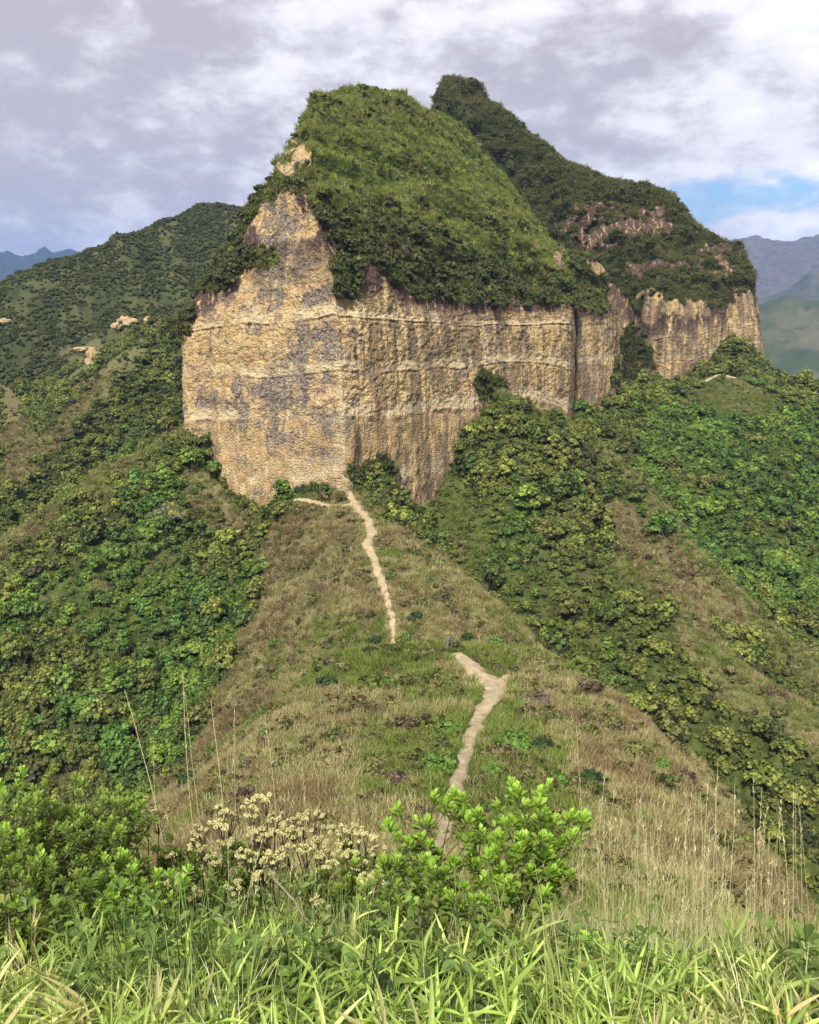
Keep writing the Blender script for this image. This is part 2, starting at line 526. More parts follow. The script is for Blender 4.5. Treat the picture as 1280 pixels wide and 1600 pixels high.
scrub = g.mix(g.step(n1, 0.35, 0.65), (0.030, 0.042, 0.013), (0.085, 0.100, 0.028))
scrub = g.mix(g.step(n3, 0.50, 0.68, 0, 0.8), scrub, (0.10, 0.085, 0.045))
gv = g.vmath('MULTIPLY', g.n('ShaderNodeVectorRotate', _rotation_type='Z_AXIS', Vector=pos, Angle=R(-19)).outputs[0], (1 / 13, 1 / 75, 1 / 60))
gl = g.noise(gv, 1.0, 5, 0.6)
upl = g.mix(g.step(gl, 0.40, 0.58), (0.036, 0.045, 0.017), (0.070, 0.076, 0.028))
upl = g.mix(g.step(gl, 0.62, 0.70, 0, 0.85), upl, (0.15, 0.10, 0.06))
upl = g.mix(g.step(n2, 0.5, 0.65, 0, 0.5), upl, (0.04, 0.05, 0.018))
scrub = g.mix(g.step(rad, 210, 290), scrub, upl)
c = g.mix(dry, scrub, grassc)
# dirt shows through thin sod
c = g.mix(g.math('MULTIPLY', g.step(n1, 0.62, 0.70, 0, 0.6), dry), c, (0.26, 0.20, 0.13))
# far country: woods, pasture and bare slopes
nf = g.noise(pos, 0.0045, 6, 0.62)
nf2 = g.noise(pos, 0.028, 6, 0.7)
farc = g.mix(g.step(nf, 0.42, 0.62), (0.045, 0.062, 0.022), (0.115, 0.105, 0.055))
farc = g.mix(g.step(nf2, 0.52, 0.66, 0, 0.8), farc, (0.032, 0.045, 0.018))
sx_ = g.n('ShaderNodeSeparateXYZ', i0=pos).outputs[0]
farc = g.mix(g.step(sx_, -300, 200), (0.022, 0.034, 0.018), farc)
farc = g.mix(g.math('MULTIPLY', g.step(rad, 2800, 4200), g.step(sx_, -300, 200)), farc, g.mix(g.step(nf2, 0.4, 0.65), (0.115, 0.095, 0.075), (0.055, 0.058, 0.042)))
c = g.mix(far, c, farc)
bh = g.math('ADD', g.math('MULTIPLY', n2, 0.5), g.math('MULTIPLY', n4, 0.25))
finish(g, c, 0.95, bh, 0.6, 0.25, 0.1)

# conglomerate
def rock_material(name, tint=1.0, dark=0.0, vd=((0.055, 0.078, 0.020), (0.14, 0.165, 0.040))):
    m, t = new_mat(name)
    ps = t.n('ShaderNodeNewGeometry').outputs['Position']
    v, veg, pale, dk = t.attr('vv'), t.attr('veg'), t.attr('pale'), t.attr('dark')
    side = t.attr('side')
    a1 = t.noise(ps, 0.16, 5, 0.6, 0.6)
    a2 = t.noise(ps, 0.42, 5, 0.65, 0.3)
    a3 = t.noise(ps, 1.9, 5, 0.75)
    streak = t.noise(t.vmath('MULTIPLY', ps, (0.75, 0.75, 0.055)), 1.0, 5, 0.65)
    streak2 = t.noise(t.vmath('MULTIPLY', ps, (2.4, 2.4, 0.16)), 1.0, 4, 0.6)
    vor = t.n('ShaderNodeTexVoronoi', Vector=ps, Scale=2.6, Randomness=1.0)
    vor2 = t.n('ShaderNodeTexVoronoi', Vector=ps, Scale=5.5, Randomness=1.0)
    base = t.mix(t.step(a2, 0.38, 0.62), (0.64, 0.415, 0.185), (0.80, 0.60, 0.305))
    base = t.mix(t.step(a1, 0.50, 0.66, 0, 0.75), base, (0.62, 0.42, 0.27))        # pinkish beds
    # grey violet cobbly patches
    pch = t.math('ADD', t.math('ADD', t.math('MULTIPLY', t.noise(ps, 0.22, 7, 0.72, 0.4), 0.64), t.math('MULTIPLY', a3, 0.20)), t.math('MULTIPLY', streak, 0.20))
    pk = t.step(t.math('ADD', pch, t.math('MULTIPLY', t.attr('grey'), 0.055)), 0.528, 0.570)
    greyc = t.mix(t.step(t.noise(ps, 2.6, 4, 0.75), 0.40, 0.58), (0.055, 0.045, 0.045), (0.44, 0.38, 0.34))
    greyc = t.mix(t.step(a2, 0.5, 0.7, 0, 0.6), greyc, (0.17, 0.16, 0.10))
    base = t.mix(t.math('MULTIPLY', pk, 0.88), base, greyc)
    # pale matrix beds, plus the corner's lit edge put into the colour
    base = t.mix(t.math('MULTIPLY', pale, t.step(a2, 0.36, 0.56, 0.15, 1.0)), base, (0.76, 0.63, 0.38))
    # lichen and seepage streaks
    sk = t.math('MULTIPLY', t.step(streak, 0.47, 0.56), t.step(side, 0, 1, 0.18, 0.66))
    wide = t.noise(t.vmath('MULTIPLY', ps, (0.30, 0.30, 0.035)), 1.0, 4, 0.6, 0.25)
    wk = t.math('MULTIPLY', t.step(wide, 0.48, 0.57), t.step(side, 0, 0.6, 0.10, 0.66))
    wk = t.math('MULTIPLY', wk, t.step(t.math('ADD', a3, t.math('MULTIPLY', streak2, 0.5)), 0.58, 0.76, 0.45, 1.0))
    base = t.mix(wk, base, t.mix(t.step(a1, 0.42, 0.55), (0.150, 0.145, 0.068), (0.205, 0.130, 0.100)))
    base = t.mix(sk, base, t.mix(t.step(a3, 0.4, 0.6), (0.15, 0.135, 0.07), (0.27, 0.20, 0.125)))
    base = t.mix(t.math('MULTIPLY', t.step(streak2, 0.52, 0.68), 0.35), base, (0.22, 0.15, 0.105))
    base = t.mix(t.math('MULTIPLY', t.step(pale, 0.6, 1.0), 0.75), base, (0.78, 0.62, 0.37))
    dkk = t.math('MULTIPLY', dk, t.step(t.math('ADD', streak, t.math('MULTIPLY', streak2, 0.35)), 0.50, 0.66))
    base = t.mix(dkk, base, (0.115, 0.075, 0.058))
    # single stones
    stone = t.math('MULTIPLY', t.step(vor2.outputs['Distance'], 0.10, 0.40, 1.25, 0.78), t.step(vor.outputs['Distance'], 0.15, 0.5, 1.10, 0.88))
    base = t.n('ShaderNodeVectorMath', _operation='SCALE', i0=base, Scale=stone).outputs[0]
    vgc = t.mix(t.step(a3, 0.35, 0.65), vd[0], vd[1])
    vgc = t.mix(t.step(a2, 0.56, 0.70, 0, 0.7), vgc, (0.13, 0.09, 0.045))
    vm = t.step(t.math('ADD', veg, t.math('MULTIPLY', t.math('SUBTRACT', a3, 0.5), 0.7)), 0.42, 0.58)
    cc = t.mix(vm, base, vgc)
    if dark:
        cc = t.mix(dark, cc, (0.10, 0.075, 0.055))
    pit = t.noise(ps, 3.4, 3, 0.7)
    cc = t.mix(t.math('MULTIPLY', t.step(pit, 0.45, 0.36), t.step(vm, 0.6, 0.3, 0, 0.60)), cc, (0.10, 0.07, 0.045))
    hb = t.math('ADD', t.math('MULTIPLY', vor.outputs['Distance'], -0.5), t.math('MULTIPLY', a3, 0.6))
    hb = t.math('ADD', hb, t.math('MULTIPLY', vor2.outputs['Distance'], -0.25))
    finish(t, cc, 0.95, hb, 1.0, 0.5, 0.1)
    return m

M_ROCK = rock_material('conglomerate')
M_ROCK_B = rock_material('conglomerate_weathered', dark=0.03, vd=((0.038, 0.050, 0.018), (0.085, 0.092, 0.032)))

M_PATH, g = new_mat('trodden_earth')
pos = g.n('ShaderNodeNewGeometry').outputs['Position']
n1, n2 = g.noise(pos, 2.2, 6, 0.7), g.noise(pos, 11, 5, 0.7)
c = g.mix(g.step(n1, 0.35, 0.65), (0.30, 0.235, 0.14), (0.46, 0.375, 0.235))
c = g.mix(g.step(n2, 0.56, 0.70, 0, 0.6), c, (0.25, 0.19, 0.11))
finish(g, c, 0.95, n2, 0.7, 0.1, 0.1)

def leaf_mat(name, cols, patch_scale=0.035, trans=(0.16, 0.22, 0.03), tint_amt=0.5, rough=0.55, spec=0.3):
    gain = {'scrub_leaves': 1.22, 'lush_leaves': 1.22, 'crag_leaves': 1.2, 'peak_leaves': 1.2, 'crag_grass': 1.12, 'upland_leaves': 1.05}.get(name, 1.0)
    cols = [tuple(min(1.0, v_ * gain) for v_ in c_) for c_ in cols]
    """cols: dark, mid, bright, olive — picked by each plant's place and chance"""
    m, t = new_mat(name)
    oi = t.n('ShaderNodeObjectInfo')
    nz = t.noise(oi.outputs['Location'], patch_scale, 3, 0.6)
    rnd = oi.outputs['Random']
    f = t.math('ADD', t.math('MULTIPLY', t.math('SUBTRACT', nz, 0.5), 2.3), rnd)
    ramp = t.n('ShaderNodeValToRGB', Fac=t.math('ADD', t.math('MULTIPLY', f, 0.72), 0.14))
    el = ramp.color_ramp.elements
    while len(el) > 1:
        el.remove(el[-1])
    el[0].position = 0
    el[0].color = tuple(cols[0]) + (1,)
    for i, cc in enumerate(cols[1:]):
        e = el.new((i + 1) / (len(cols) - 1))
        e.color = tuple(cc) + (1,)
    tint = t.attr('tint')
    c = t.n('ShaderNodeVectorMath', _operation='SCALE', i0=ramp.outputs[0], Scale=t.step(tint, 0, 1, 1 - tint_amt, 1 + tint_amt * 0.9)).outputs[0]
    tr = t.n('ShaderNodeVectorMath', _operation='MULTIPLY', i0=c, i1=(1.5, 1.7, 0.8)).outputs[0]
    finish(t, c, rough, None, spec=spec, trans=tr)
    return m

M_SCRUB = leaf_mat('scrub_leaves', [(0.040, 0.052, 0.018), (0.120, 0.138, 0.028), (0.065, 0.095, 0.022), (0.190, 0.205, 0.042), (0.095, 0.100, 0.028), (0.150, 0.180, 0.036), (0.060, 0.060, 0.026)], 0.06, tint_amt=0.72)
M_LUSH = leaf_mat('lush_leaves', [(0.052, 0.085, 0.020), (0.110, 0.180, 0.032), (0.070, 0.122, 0.024), (0.165, 0.230, 0.038), (0.058, 0.092, 0.022), (0.095, 0.180, 0.036)], 0.06, tint_amt=0.72)
M_CAP = leaf_mat('crag_leaves', [(0.040, 0.052, 0.018), (0.095, 0.108, 0.030), (0.13, 0.145, 0.038), (0.055, 0.070, 0.022), (0.110, 0.100, 0.040)], 0.06)
M_PEAK = leaf_mat('peak_leaves', [(0.034, 0.044, 0.018), (0.066, 0.078, 0.024), (0.090, 0.100, 0.032), (0.046, 0.056, 0.020), (0.085, 0.072, 0.036)], 0.06)
M_FAR = leaf_mat('upland_leaves', [(0.036, 0.048, 0.016), (0.078, 0.092, 0.024), (0.105, 0.115, 0.034), (0.050, 0.066, 0.020)], 0.02)
M_DRYG = leaf_mat('dry_grass', [(0.20, 0.155, 0.085), (0.36, 0.30, 0.155), (0.27, 0.225, 0.11), (0.44, 0.38, 0.22), (0.24, 0.24, 0.085)], 0.16, rough=0.8, spec=0.1)
M_GRNG = leaf_mat('green_grass', [(0.085, 0.130, 0.028), (0.16, 0.215, 0.045), (0.22, 0.24, 0.065), (0.11, 0.165, 0.034)], 0.16, rough=0.7, spec=0.15)
M_BRNG = leaf_mat('bracken', [(0.15, 0.105, 0.058), (0.23, 0.175, 0.09), (0.18, 0.13, 0.075), (0.26, 0.21, 0.11)], 0.09, rough=0.85, spec=0.1)
M_BUSH = leaf_mat('bush_leaves', [(0.075, 0.135, 0.026), (0.12, 0.20, 0.036), (0.09, 0.16, 0.03)], 0.05, rough=0.5)
M_BRIGHT = leaf_mat('fresh_leaves', [(0.22, 0.34, 0.045), (0.26, 0.38, 0.055), (0.19, 0.31, 0.045)], 0.5, tint_amt=0.62, rough=0.42, spec=0.4)
M_HERB = leaf_mat('herb_leaves', [(0.14, 0.20, 0.040), (0.215, 0.29, 0.055), (0.17, 0.235, 0.045)], 0.5, tint_amt=0.6, rough=0.45, spec=0.4)
M_BLADE = leaf_mat('broad_grass', [(0.27, 0.36, 0.070), (0.40, 0.49, 0.13), (0.32, 0.44, 0.085), (0.46, 0.49, 0.18), (0.42, 0.33, 0.16)], 0.6, tint_amt=0.5, rough=0.5, spec=0.35)
M_WIRE = leaf_mat('wiry_grass', [(0.17, 0.26, 0.06), (0.32, 0.36, 0.12), (0.24, 0.32, 0.08)], 0.6, tint_amt=0.4, rough=0.6)
M_STRAW = leaf_mat('straw', [(0.56, 0.48, 0.32), (0.72, 0.65, 0.46), (0.60, 0.50, 0.33)], 0.6, tint_amt=0.25, rough=0.7)
M_CREAM = leaf_mat('cream_flowers', [(0.45, 0.41, 0.19), (0.58, 0.52, 0.27), (0.42, 0.42, 0.15)], 0.5, tint_amt=0.35, rough=0.8)

def bark_mat(name, a, b):
    m, t = new_mat(name)
    ps = t.n('ShaderNodeTexCoord').outputs['Object']
    n = t.noise(t.vmath('MULTIPLY', ps, (9, 9, 2.5)), 2.0, 5, 0.7)
    finish(t, t.mix(t.step(n, 0.35, 0.65), a, b), 0.9, n, 0.6, 0.02, 0.15)
    return m
M_BARK = bark_mat('bark', (0.075, 0.055, 0.04), (0.16, 0.125, 0.09))
M_STEM = bark_mat('dark_stem', (0.045, 0.030, 0.022), (0.11, 0.075, 0.05))
M_DEAD = bark_mat('dead_wood', (0.26, 0.22, 0.17), (0.42, 0.37, 0.30))
M_POST = bark_mat('weathered_post', (0.07, 0.07, 0.075), (0.24, 0.25, 0.26))

# ------------------------------------------------------------------ terrain
dryv = dryness(TX.ravel(), TY.ravel(), TZ.ravel())
brnv = brownness(TX.ravel(), TY.ravel(), TZ.ravel())
V = np.stack([TX.ravel(), TY.ravel(), TZ.ravel()], 1)
Fg = grid_faces(*TX.shape)
terr = link('terrain', mesh_from('terrain', V, Fg, M_GROUND, True, {'dry': dryv, 'brown': brnv}), kind='structure')

# ------------------------------------------------------------------ the massif: walls lofted through surveyed points
def loft(rows, nper_c, nper_r, ctens=0.35, rtens=0.55):
    A = np.array(rows, float)                       # rows x cols x 3
    def interp(A, axis, nper, tens):
        A = np.moveaxis(A, axis, 0)
        out, par = [], []
        n = len(A)
        for i in range(n - 1):
            p0, p1, p2, p3 = A[max(i - 1, 0)], A[i], A[i + 1], A[min(i + 2, n - 1)]
            k = nper[i] if isinstance(nper, (list, tuple)) else nper
            for t in np.linspace(0, 1, k, endpoint=False):
                lin = p1 + (p2 - p1) * t
                cr = 0.5 * (2 * p1 + (p2 - p0) * t + (2 * p0 - 5 * p1 + 4 * p2 - p3) * t * t + (3 * p1 - p0 - 3 * p2 + p3) * t ** 3)
                out.append(lin * (1 - tens) + cr * tens)
                par.append(i + t)
        out.append(A[-1])
        par.append(n - 1)
        return np.moveaxis(np.array(out), 0, axis), np.array(par)
    A, cv = interp(A, 1, nper_c, ctens)
    A, rv = interp(A, 0, nper_r, rtens)
    return A, rv, cv

def normals_of(A):
    du = np.gradient(A, axis=1)
    dv = np.gradient(A, axis=0)
    N = np.cross(du, dv)
    N /= np.linalg.norm(N, axis=2, keepdims=True) + 1e-9
    return N

def massif(name, cols, nper_c, nper_r, mat, ledges, rock_top, patches, corner=None, seed=0, grey_fn=None):
    """cols: list of columns, each a list of (px, py, Y) from the buried foot to behind the crest"""
    rows = [[W(*cols[c][r]) for c in range(len(cols))] for r in range(len(cols[0]))]
    A, rv, cv = loft(rows, nper_c, nper_r)
    N = normals_of(A)
    vv = np.broadcast_to(rv[:, None], A.shape[:2]).copy()
    cc = np.broadcast_to(cv[None, :], A.shape[:2]).copy()
    x, y, z = A[..., 0], A[..., 1], A[..., 2]
    px, py = project(A)
    edge = 0.22 * fbm3(x / 7, y / 7, z / 14, seed + 5, 3) + 0.10 * noise3(x / 1.6, y / 1.6, z / 5, seed + 9)
    veg = sstep(vv + edge, rock_top - 0.05, rock_top + 0.10)
    dark = sstep(vv + edge * 0.9, rock_top - 0.85, rock_top - 0.25)
    for (kind, cx, cy, rx, ry) in patches:
        d = ((px - cx) / rx) ** 2 + ((py - cy) / ry) ** 2 + 1.1 * fbm3(x / 3, y / 3, z / 5, seed + 3, 3)
        mk = sstep(d, 1.15, 0.8)
        if kind == 'veg':
            veg = np.maximum(veg, mk)
        elif kind == 'rock':
            veg = veg * (1 - mk)
            dark = dark * (1 - mk)
        elif kind == 'crag':
            cr = mk * sstep(fbm3(x / 6, y / 6, z / 3.5, seed + 71, 3), -0.28, 0.10)
            veg = veg * (1 - cr)
            dark = np.maximum(dark, 0.75 * cr)
    rock = 1 - veg
    # beds: each ledge is a small step with an undercut below it
    wav = 0.05 * noise3(x / 9, y / 9, 0 * z, seed + 2) + 0.012 * noise3(x / 1.8, y / 1.8, z, seed + 4)
    step_d, pale = 0, np.zeros_like(x)
    for (lv, amp, band) in ledges:
        br = 0.35 * (corner is not None) * sstep(cc, 6.2, 7.5) + 1.2 * sstep(noise3(x / 6.5, y / 6.5, z * 0 + lv * 9, seed + 60) + 0.5 * noise3(x / 2.2, y / 2.2, z * 0 + lv * 9, seed + 61), -0.35, 0.30)
        br = np.clip(br, 0, 1)
        amp = amp * (0.15 + 0.85 * br)
        band = band * (0.2 + 0.8 * br)
        amp = amp * 0.6
        q = vv - lv - wav
        step_d = step_d - amp * sstep(q, -0.012, 0.012) - amp * 0.9 * np.exp(-((q + 0.028) / 0.013) ** 2)
        pale = np.maximum(pale, band * sstep(q, -0.01, 0.01) * sstep(q, 0.14, 0.05))
    s1 = fbm3(x / 5.5, y / 5.5, z / 26, seed + 20, 3)
    flute = 1 - 2 * np.abs(noise3(x / 2.6, y / 2.6, z / 22, seed + 24))
    blk = fbm3(x / 3.2, y / 3.2, z / 3.2, seed + 28, 3)
    peb = noise3(x / 0.75, y / 0.75, z / 0.75, seed + 33) + 0.6 * noise3(x / 0.38, y / 0.38, z / 0.38, seed + 35)
    rgt = sstep(cc, (corner or 0) - 0.3, (corner or 0) + 0.6)
    disp_r = (0.75 - 0.35 * rgt) * fbm3(x / 6, y / 6, z / 12, seed + 20, 3) + (0.14 - 0.10 * rgt) * flute + (0.42 - 0.14 * rgt) * blk + 0.24 * peb + step_d
    lump = fbm3(x / 8, y / 8, z / 8, seed + 40, 4)
    ux = 0.75 * x + 0.65 * y + 0.5 * z
    t1, t2, t3 = 0.62 * x + 0.62 * y - 0.47 * z, 0.33 * x + 0.33 * y + 0.88 * z, 0.7 * (x - y)
    rib = 1 - 2.4 * np.abs(fbm3(t1 / 34, t2 / 8.5, t3 / 9, seed + 44, 2))
    rib2 = 1 - 2.4 * np.abs(fbm3(t1 / 15, t2 / 3.6, t3 / 4, seed + 46, 2))
    disp_v = (1.3 * lump + 2.3 * rib + 1.1 * rib2 - 3.2) * sstep(vv, rock_top - 0.1, rock_top + 0.5) + 0.5 * lump + 0.2
    ncr = len(cols[0]) - 3
    disp_v = disp_v * (1 - 0.65 * sstep(vv, ncr - 0.7, ncr - 0.05)) - 0.4
    if corner is not None:
        sm = np.exp(-((cc - corner) / 0.16) ** 2)
        disp_r = disp_r * (1 - 0.4 * sm) + sm * 0.30 * noise3(x * 0, y * 0, z / 1.3, seed + 80)
    disp = disp_r * rock + disp_v * veg
    A = A + N * disp[..., None]
    lo = sstep(vv, 0.95, 0.35) * 0.35
    pale = np.clip(pale + (lo if corner is not None else 0) * sstep(blk, -0.4, 0.5), 0, 1)
    side = sstep(cc, (corner or 0) + 0.05, (corner or 0) + 0.9) if corner is not None else np.ones_like(x)
    if corner is not None:
        pale = np.maximum(pale, 0.75 * np.exp(-((cc - corner + 0.08) / 0.16) ** 2) * sstep(vv, 1.9, 1.2))  # corner edge made pale as if lit, by colour alone
    grey = grey_fn(px, py) if grey_fn else np.zeros_like(x)
    me = mesh_from(name, A.reshape(-1, 3), grid_faces(*A.shape[:2]), mat, True,
                   {'vv': vv.ravel(), 'veg': veg.ravel(), 'pale': pale.ravel(), 'dark': dark.ravel(), 'side': side.ravel(), 'grey': grey.ravel()})
    link(name, me, kind='structure')
    return A, normals_of(A), veg, vv

def gf(px, py):
    g = np.zeros_like(px)
    for (cx, cy, rx, ry, s) in [(470, 590, 60, 40, 1), (500, 530, 50, 35, 1), (400, 620, 50, 28, .9), (430, 410, 50, 60, 1), (440, 330, 45, 40, .8), (370, 460, 40, 45, .5), (500, 675, 32, 28, 1), (430, 690, 25, 28, .9),
                                (600, 600, 50, 80, -1), (430, 745, 80, 30, -1), (360, 560, 40, 50, -1), (300, 580, 25, 60, -.6), (310, 640, 25, 25, 1), (850, 560, 30, 60, -.7), (790, 560, 40, 40, .5), (570, 560, 25, 60, .6)]:
        g = g + s * np.exp(-((px - cx) / rx) ** 2 - ((py - cy) / ry) ** 2)
    return g

front_cols = [
    # foot, ledge 1, ledge 2, wall top, upper slope, crest, behind, back foot
    [(340, 900, 235), (340, 660, 240), (350, 510, 240), (370, 480, 240), (420, 380, 235), (470, 230, 225), (480, 300, 240), (480, 800, 262)],
    [(292, 900, 172), (285, 658, 174), (281, 512, 176), (300, 468, 179), (372, 352, 187), (462, 225, 199), (480, 240, 225), (480, 800, 255)],
    [(333, 900, 169), (330, 656, 171), (328, 510, 172.5), (338, 450, 174), (388, 335, 182), (464, 215, 196), (482, 200, 218), (490, 800, 250)],
    [(352, 900, 162), (337, 655, 164), (329, 506, 166), (347, 420, 168.5), (402, 305, 178), (468, 205, 194), (490, 190, 215), (500, 800, 250)],
    [(410, 900, 157.5), (400, 655, 159), (395, 500, 161), (400, 330, 166.5), (432, 258, 177), (474, 182, 193), (500, 180, 215), (520, 800, 250)],
    [(475, 900, 152.5), (465, 652, 154.5), (460, 496, 156.5), (448, 302, 162), (460, 236, 169), (488, 168, 196), (520, 180, 220), (550, 800, 250)],
    [(545, 900, 148), (538, 650, 150), (527, 490, 152), (492, 312, 157.5), (486, 248, 163), (502, 158, 199), (540, 175, 222), (580, 800, 250)],
    [(572, 900, 151), (566, 650, 153), (560, 490, 155), (542, 415, 158), (522, 292, 165), (530, 154, 203), (560, 175, 228), (600, 800, 255)],
    [(603, 900, 155), (603, 648, 157), (598, 492, 159), (590, 405, 161), (568, 318, 169), (568, 158, 208), (600, 180, 232), (640, 800, 258)],
    [(668, 900, 163), (665, 645, 165.5), (662, 500, 167.5), (655, 462, 168.5), (645, 352, 177), (622, 168, 216), (650, 190, 238), (690, 800, 262)],
    [(752, 900, 175), (750, 630, 178), (748, 505, 180), (745, 470, 181), (738, 385, 189), (684, 198, 228), (720, 225, 250), (760, 800, 268)],
    [(832, 900, 188), (832, 620, 191), (830, 502, 193), (828, 474, 194), (818, 412, 201), (762, 278, 234), (800, 300, 256), (830, 800, 275)],
    [(884, 900, 198), (886, 640, 201), (895, 502, 203), (893, 470, 204), (882, 432, 209), (848, 362, 230), (865, 405, 258), (870, 800, 280)],
    [(889, 900, 203), (891, 640, 206), (900, 505, 208), (900, 475, 210), (893, 430, 217), (880, 388, 230), (890, 440, 262), (880, 800, 285)],
    [(905, 900, 232), (905, 640, 235), (906, 510, 235), (904, 480, 236), (900, 440, 238), (895, 420, 243), (895, 500, 265), (885, 800, 290)],
]
fA = massif('cliff', front_cols, [10, 34, 14, 42, 46, 56, 26, 36, 54, 62, 56, 44, 14, 12], [60, 130, 120, 90, 90, 22, 10], M_ROCK,
            [(1.0, 0.55, 1.3), (1.98, 0.6, 1.3), (1.42, 0.35, 1.1), (0.62, 0.25, 0.7), (2.28, 0.2, 0.45)], 3.0,
            [('veg', 395, 402, 40, 17), ('veg', 352, 430, 18, 26), ('rock', 466, 240, 18, 20), ('rock', 445, 262, 12, 12), ('veg', 545, 430, 20, 40), ('veg', 770, 600, 26, 22),
             ('veg', 285, 495, 14, 30), ('rock', 440, 345, 48, 34), ('veg', 583, 745, 36, 30), ('rock', 880, 395, 10, 18), ('veg', 480, 770, 24, 10)], corner=6, seed=100, grey_fn=gf)

butt_cols = [
    [(880, 900, 226), (880, 640, 228), (880, 520, 228), (878, 480, 228), (872, 430, 230), (868, 388, 234), (870, 500, 262), (870, 800, 285)],
    [(903, 900, 222), (903, 640, 223), (903, 520, 224), (902, 485, 225), (898, 440, 230), (896, 394, 236), (890, 500, 262), (890, 800, 285)],
    [(932, 900, 224), (932, 640, 226), (934, 515, 227), (934, 478, 228), (928, 425, 233), (920, 396, 240), (915, 500, 268), (915, 800, 290)],
    [(960, 900, 230), (962, 640, 232), (964, 510, 233), (962, 480, 234), (955, 450, 238), (938, 412, 244), (930, 500, 270), (930, 800, 292)],
    [(966, 900, 240), (967, 640, 242), (968, 510, 243), (966, 485, 243), (960, 465, 246), (945, 430, 252), (935, 500, 272), (935, 800, 295)],
]
bA = massif('cliff_buttress', butt_cols, [16, 24, 24, 12], [50, 60, 40, 40, 40, 14, 8], M_ROCK_B, [(1.55, 0.4, 0.8), (2.05, 0.4, 0.9), (1.3, 0.3, 0.9)], 3.05,
            [('veg', 935, 455, 18, 40), ('rock', 935, 415, 16, 16), ('veg', 968, 590, 12, 30)], seed=200)

back_cols = [
    # foot, bench 1, wall top, terrace, upper wall foot, upper wall top, crest, behind, back foot
    [(640, 900, 300), (640, 600, 300), (640, 480, 305), (640, 440, 315), (645, 380, 325), (648, 340, 330), (655, 205, 352), (655, 300, 380), (655, 800, 420)],
    [(668, 900, 292), (668, 600, 294), (668, 480, 298), (668, 440, 310), (670, 380, 322), (672, 300, 332), (668, 172, 350), (672, 300, 385), (672, 800, 420)],
    [(700, 900, 290), (700, 600, 291), (700, 480, 295), (700, 440, 308), (702, 380, 320), (700, 260, 334), (692, 119, 352), (705, 300, 390), (705, 800, 425)],
    [(750, 900, 288), (750, 600, 289), (750, 480, 292), (750, 440, 306), (752, 380, 316), (750, 250, 334), (738, 117, 352), (745, 300, 390), (745, 800, 425)],
    [(800, 900, 286), (800, 600, 287), (800, 480, 290), (800, 430, 302), (802, 370, 310), (800, 280, 328), (782, 163, 348), (790, 300, 388), (790, 800, 425)],
    [(850, 900, 284), (850, 600, 285), (850, 480, 288), (850, 430, 298), (850, 370, 304), (850, 300, 318), (832, 204, 342), (840, 330, 380), (840, 800, 420)],
    [(900, 900, 282), (900, 600, 283), (900, 480, 286), (900, 420, 294), (898, 378, 299), (896, 318, 303), (884, 246, 330), (890, 350, 370), (890, 800, 412)],
    [(955, 900, 284), (955, 600, 285), (958, 475, 288), (958, 420, 294), (956, 365, 300), (954, 322, 305), (960, 276, 318), (960, 380, 360), (960, 800, 405)],
    [(992, 900, 276), (992, 610, 277), (994, 530, 279), (996, 450, 283), (990, 395, 296), (1000, 330, 306), (1008, 282, 316), (1010, 390, 355), (1010, 800, 400)],
    [(1045, 900, 266), (1045, 620, 268), (1040, 520, 270), (1035, 455, 274), (1040, 405, 288), (1040, 350, 300), (1042, 291, 312), (1045, 400, 350), (1045, 800, 395)],
    [(1078, 900, 270), (1080, 620, 271), (1080, 525, 273), (1078, 458, 277), (1080, 410, 288), (1078, 370, 298), (1078, 328, 310), (1080, 420, 345), (1080, 800, 390)],
    [(1108, 900, 276), (1110, 610, 278), (1112, 510, 280), (1110, 462, 283), (1112, 412, 290), (1110, 385, 298), (1112, 362, 308), (1110, 440, 340), (1110, 800, 380)],
    [(1150, 900, 280), (1152, 600, 282), (1152, 505, 284), (1148, 455, 287), (1146, 415, 293), (1140, 395, 298), (1142, 376, 305), (1140, 450, 335), (1140, 800, 370)],
    [(1186, 900, 284), (1192, 590, 286), (1188, 502, 288), (1182, 450, 290), (1172, 412, 294), (1165, 392, 299), (1160, 381, 305), (1150, 470, 330), (1150, 800, 365)],
    [(1190, 900, 296), (1196, 600, 298), (1190, 510, 300), (1184, 460, 301), (1176, 420, 303), (1168, 405, 306), (1160, 400, 312), (1150, 500, 330), (1150, 800, 365)],
]
kA = massif('mountain', back_cols, [16, 20, 30, 30, 30, 30, 34, 26, 34, 24, 22, 28, 26, 10], [60, 90, 60, 50, 60, 90, 20, 10], M_ROCK_B,
            [(1.0, 0.7, 0.9), (1.5, 0.5, 0.8), (1.95, 0.6, 0.9), (4.5, 0.6, 0.5)], 2.55,
            [('crag', 915, 350, 34, 24), ('crag', 975, 345, 34, 18), ('crag', 945, 372, 40, 10), ('crag', 1020, 345, 40, 22), ('crag', 940, 350, 60, 38), ('crag', 1060, 420, 90, 16), ('crag', 1070, 415, 30, 10), ('crag', 1130, 400, 34, 30), ('rock', 1020, 470, 22, 36),
             ('rock', 1075, 480, 40, 18), ('veg', 1060, 440, 60, 26), ('veg', 1160, 440, 18, 18), ('veg', 990, 560, 26, 50), ('rock', 1165, 490, 26, 36)], seed=300)

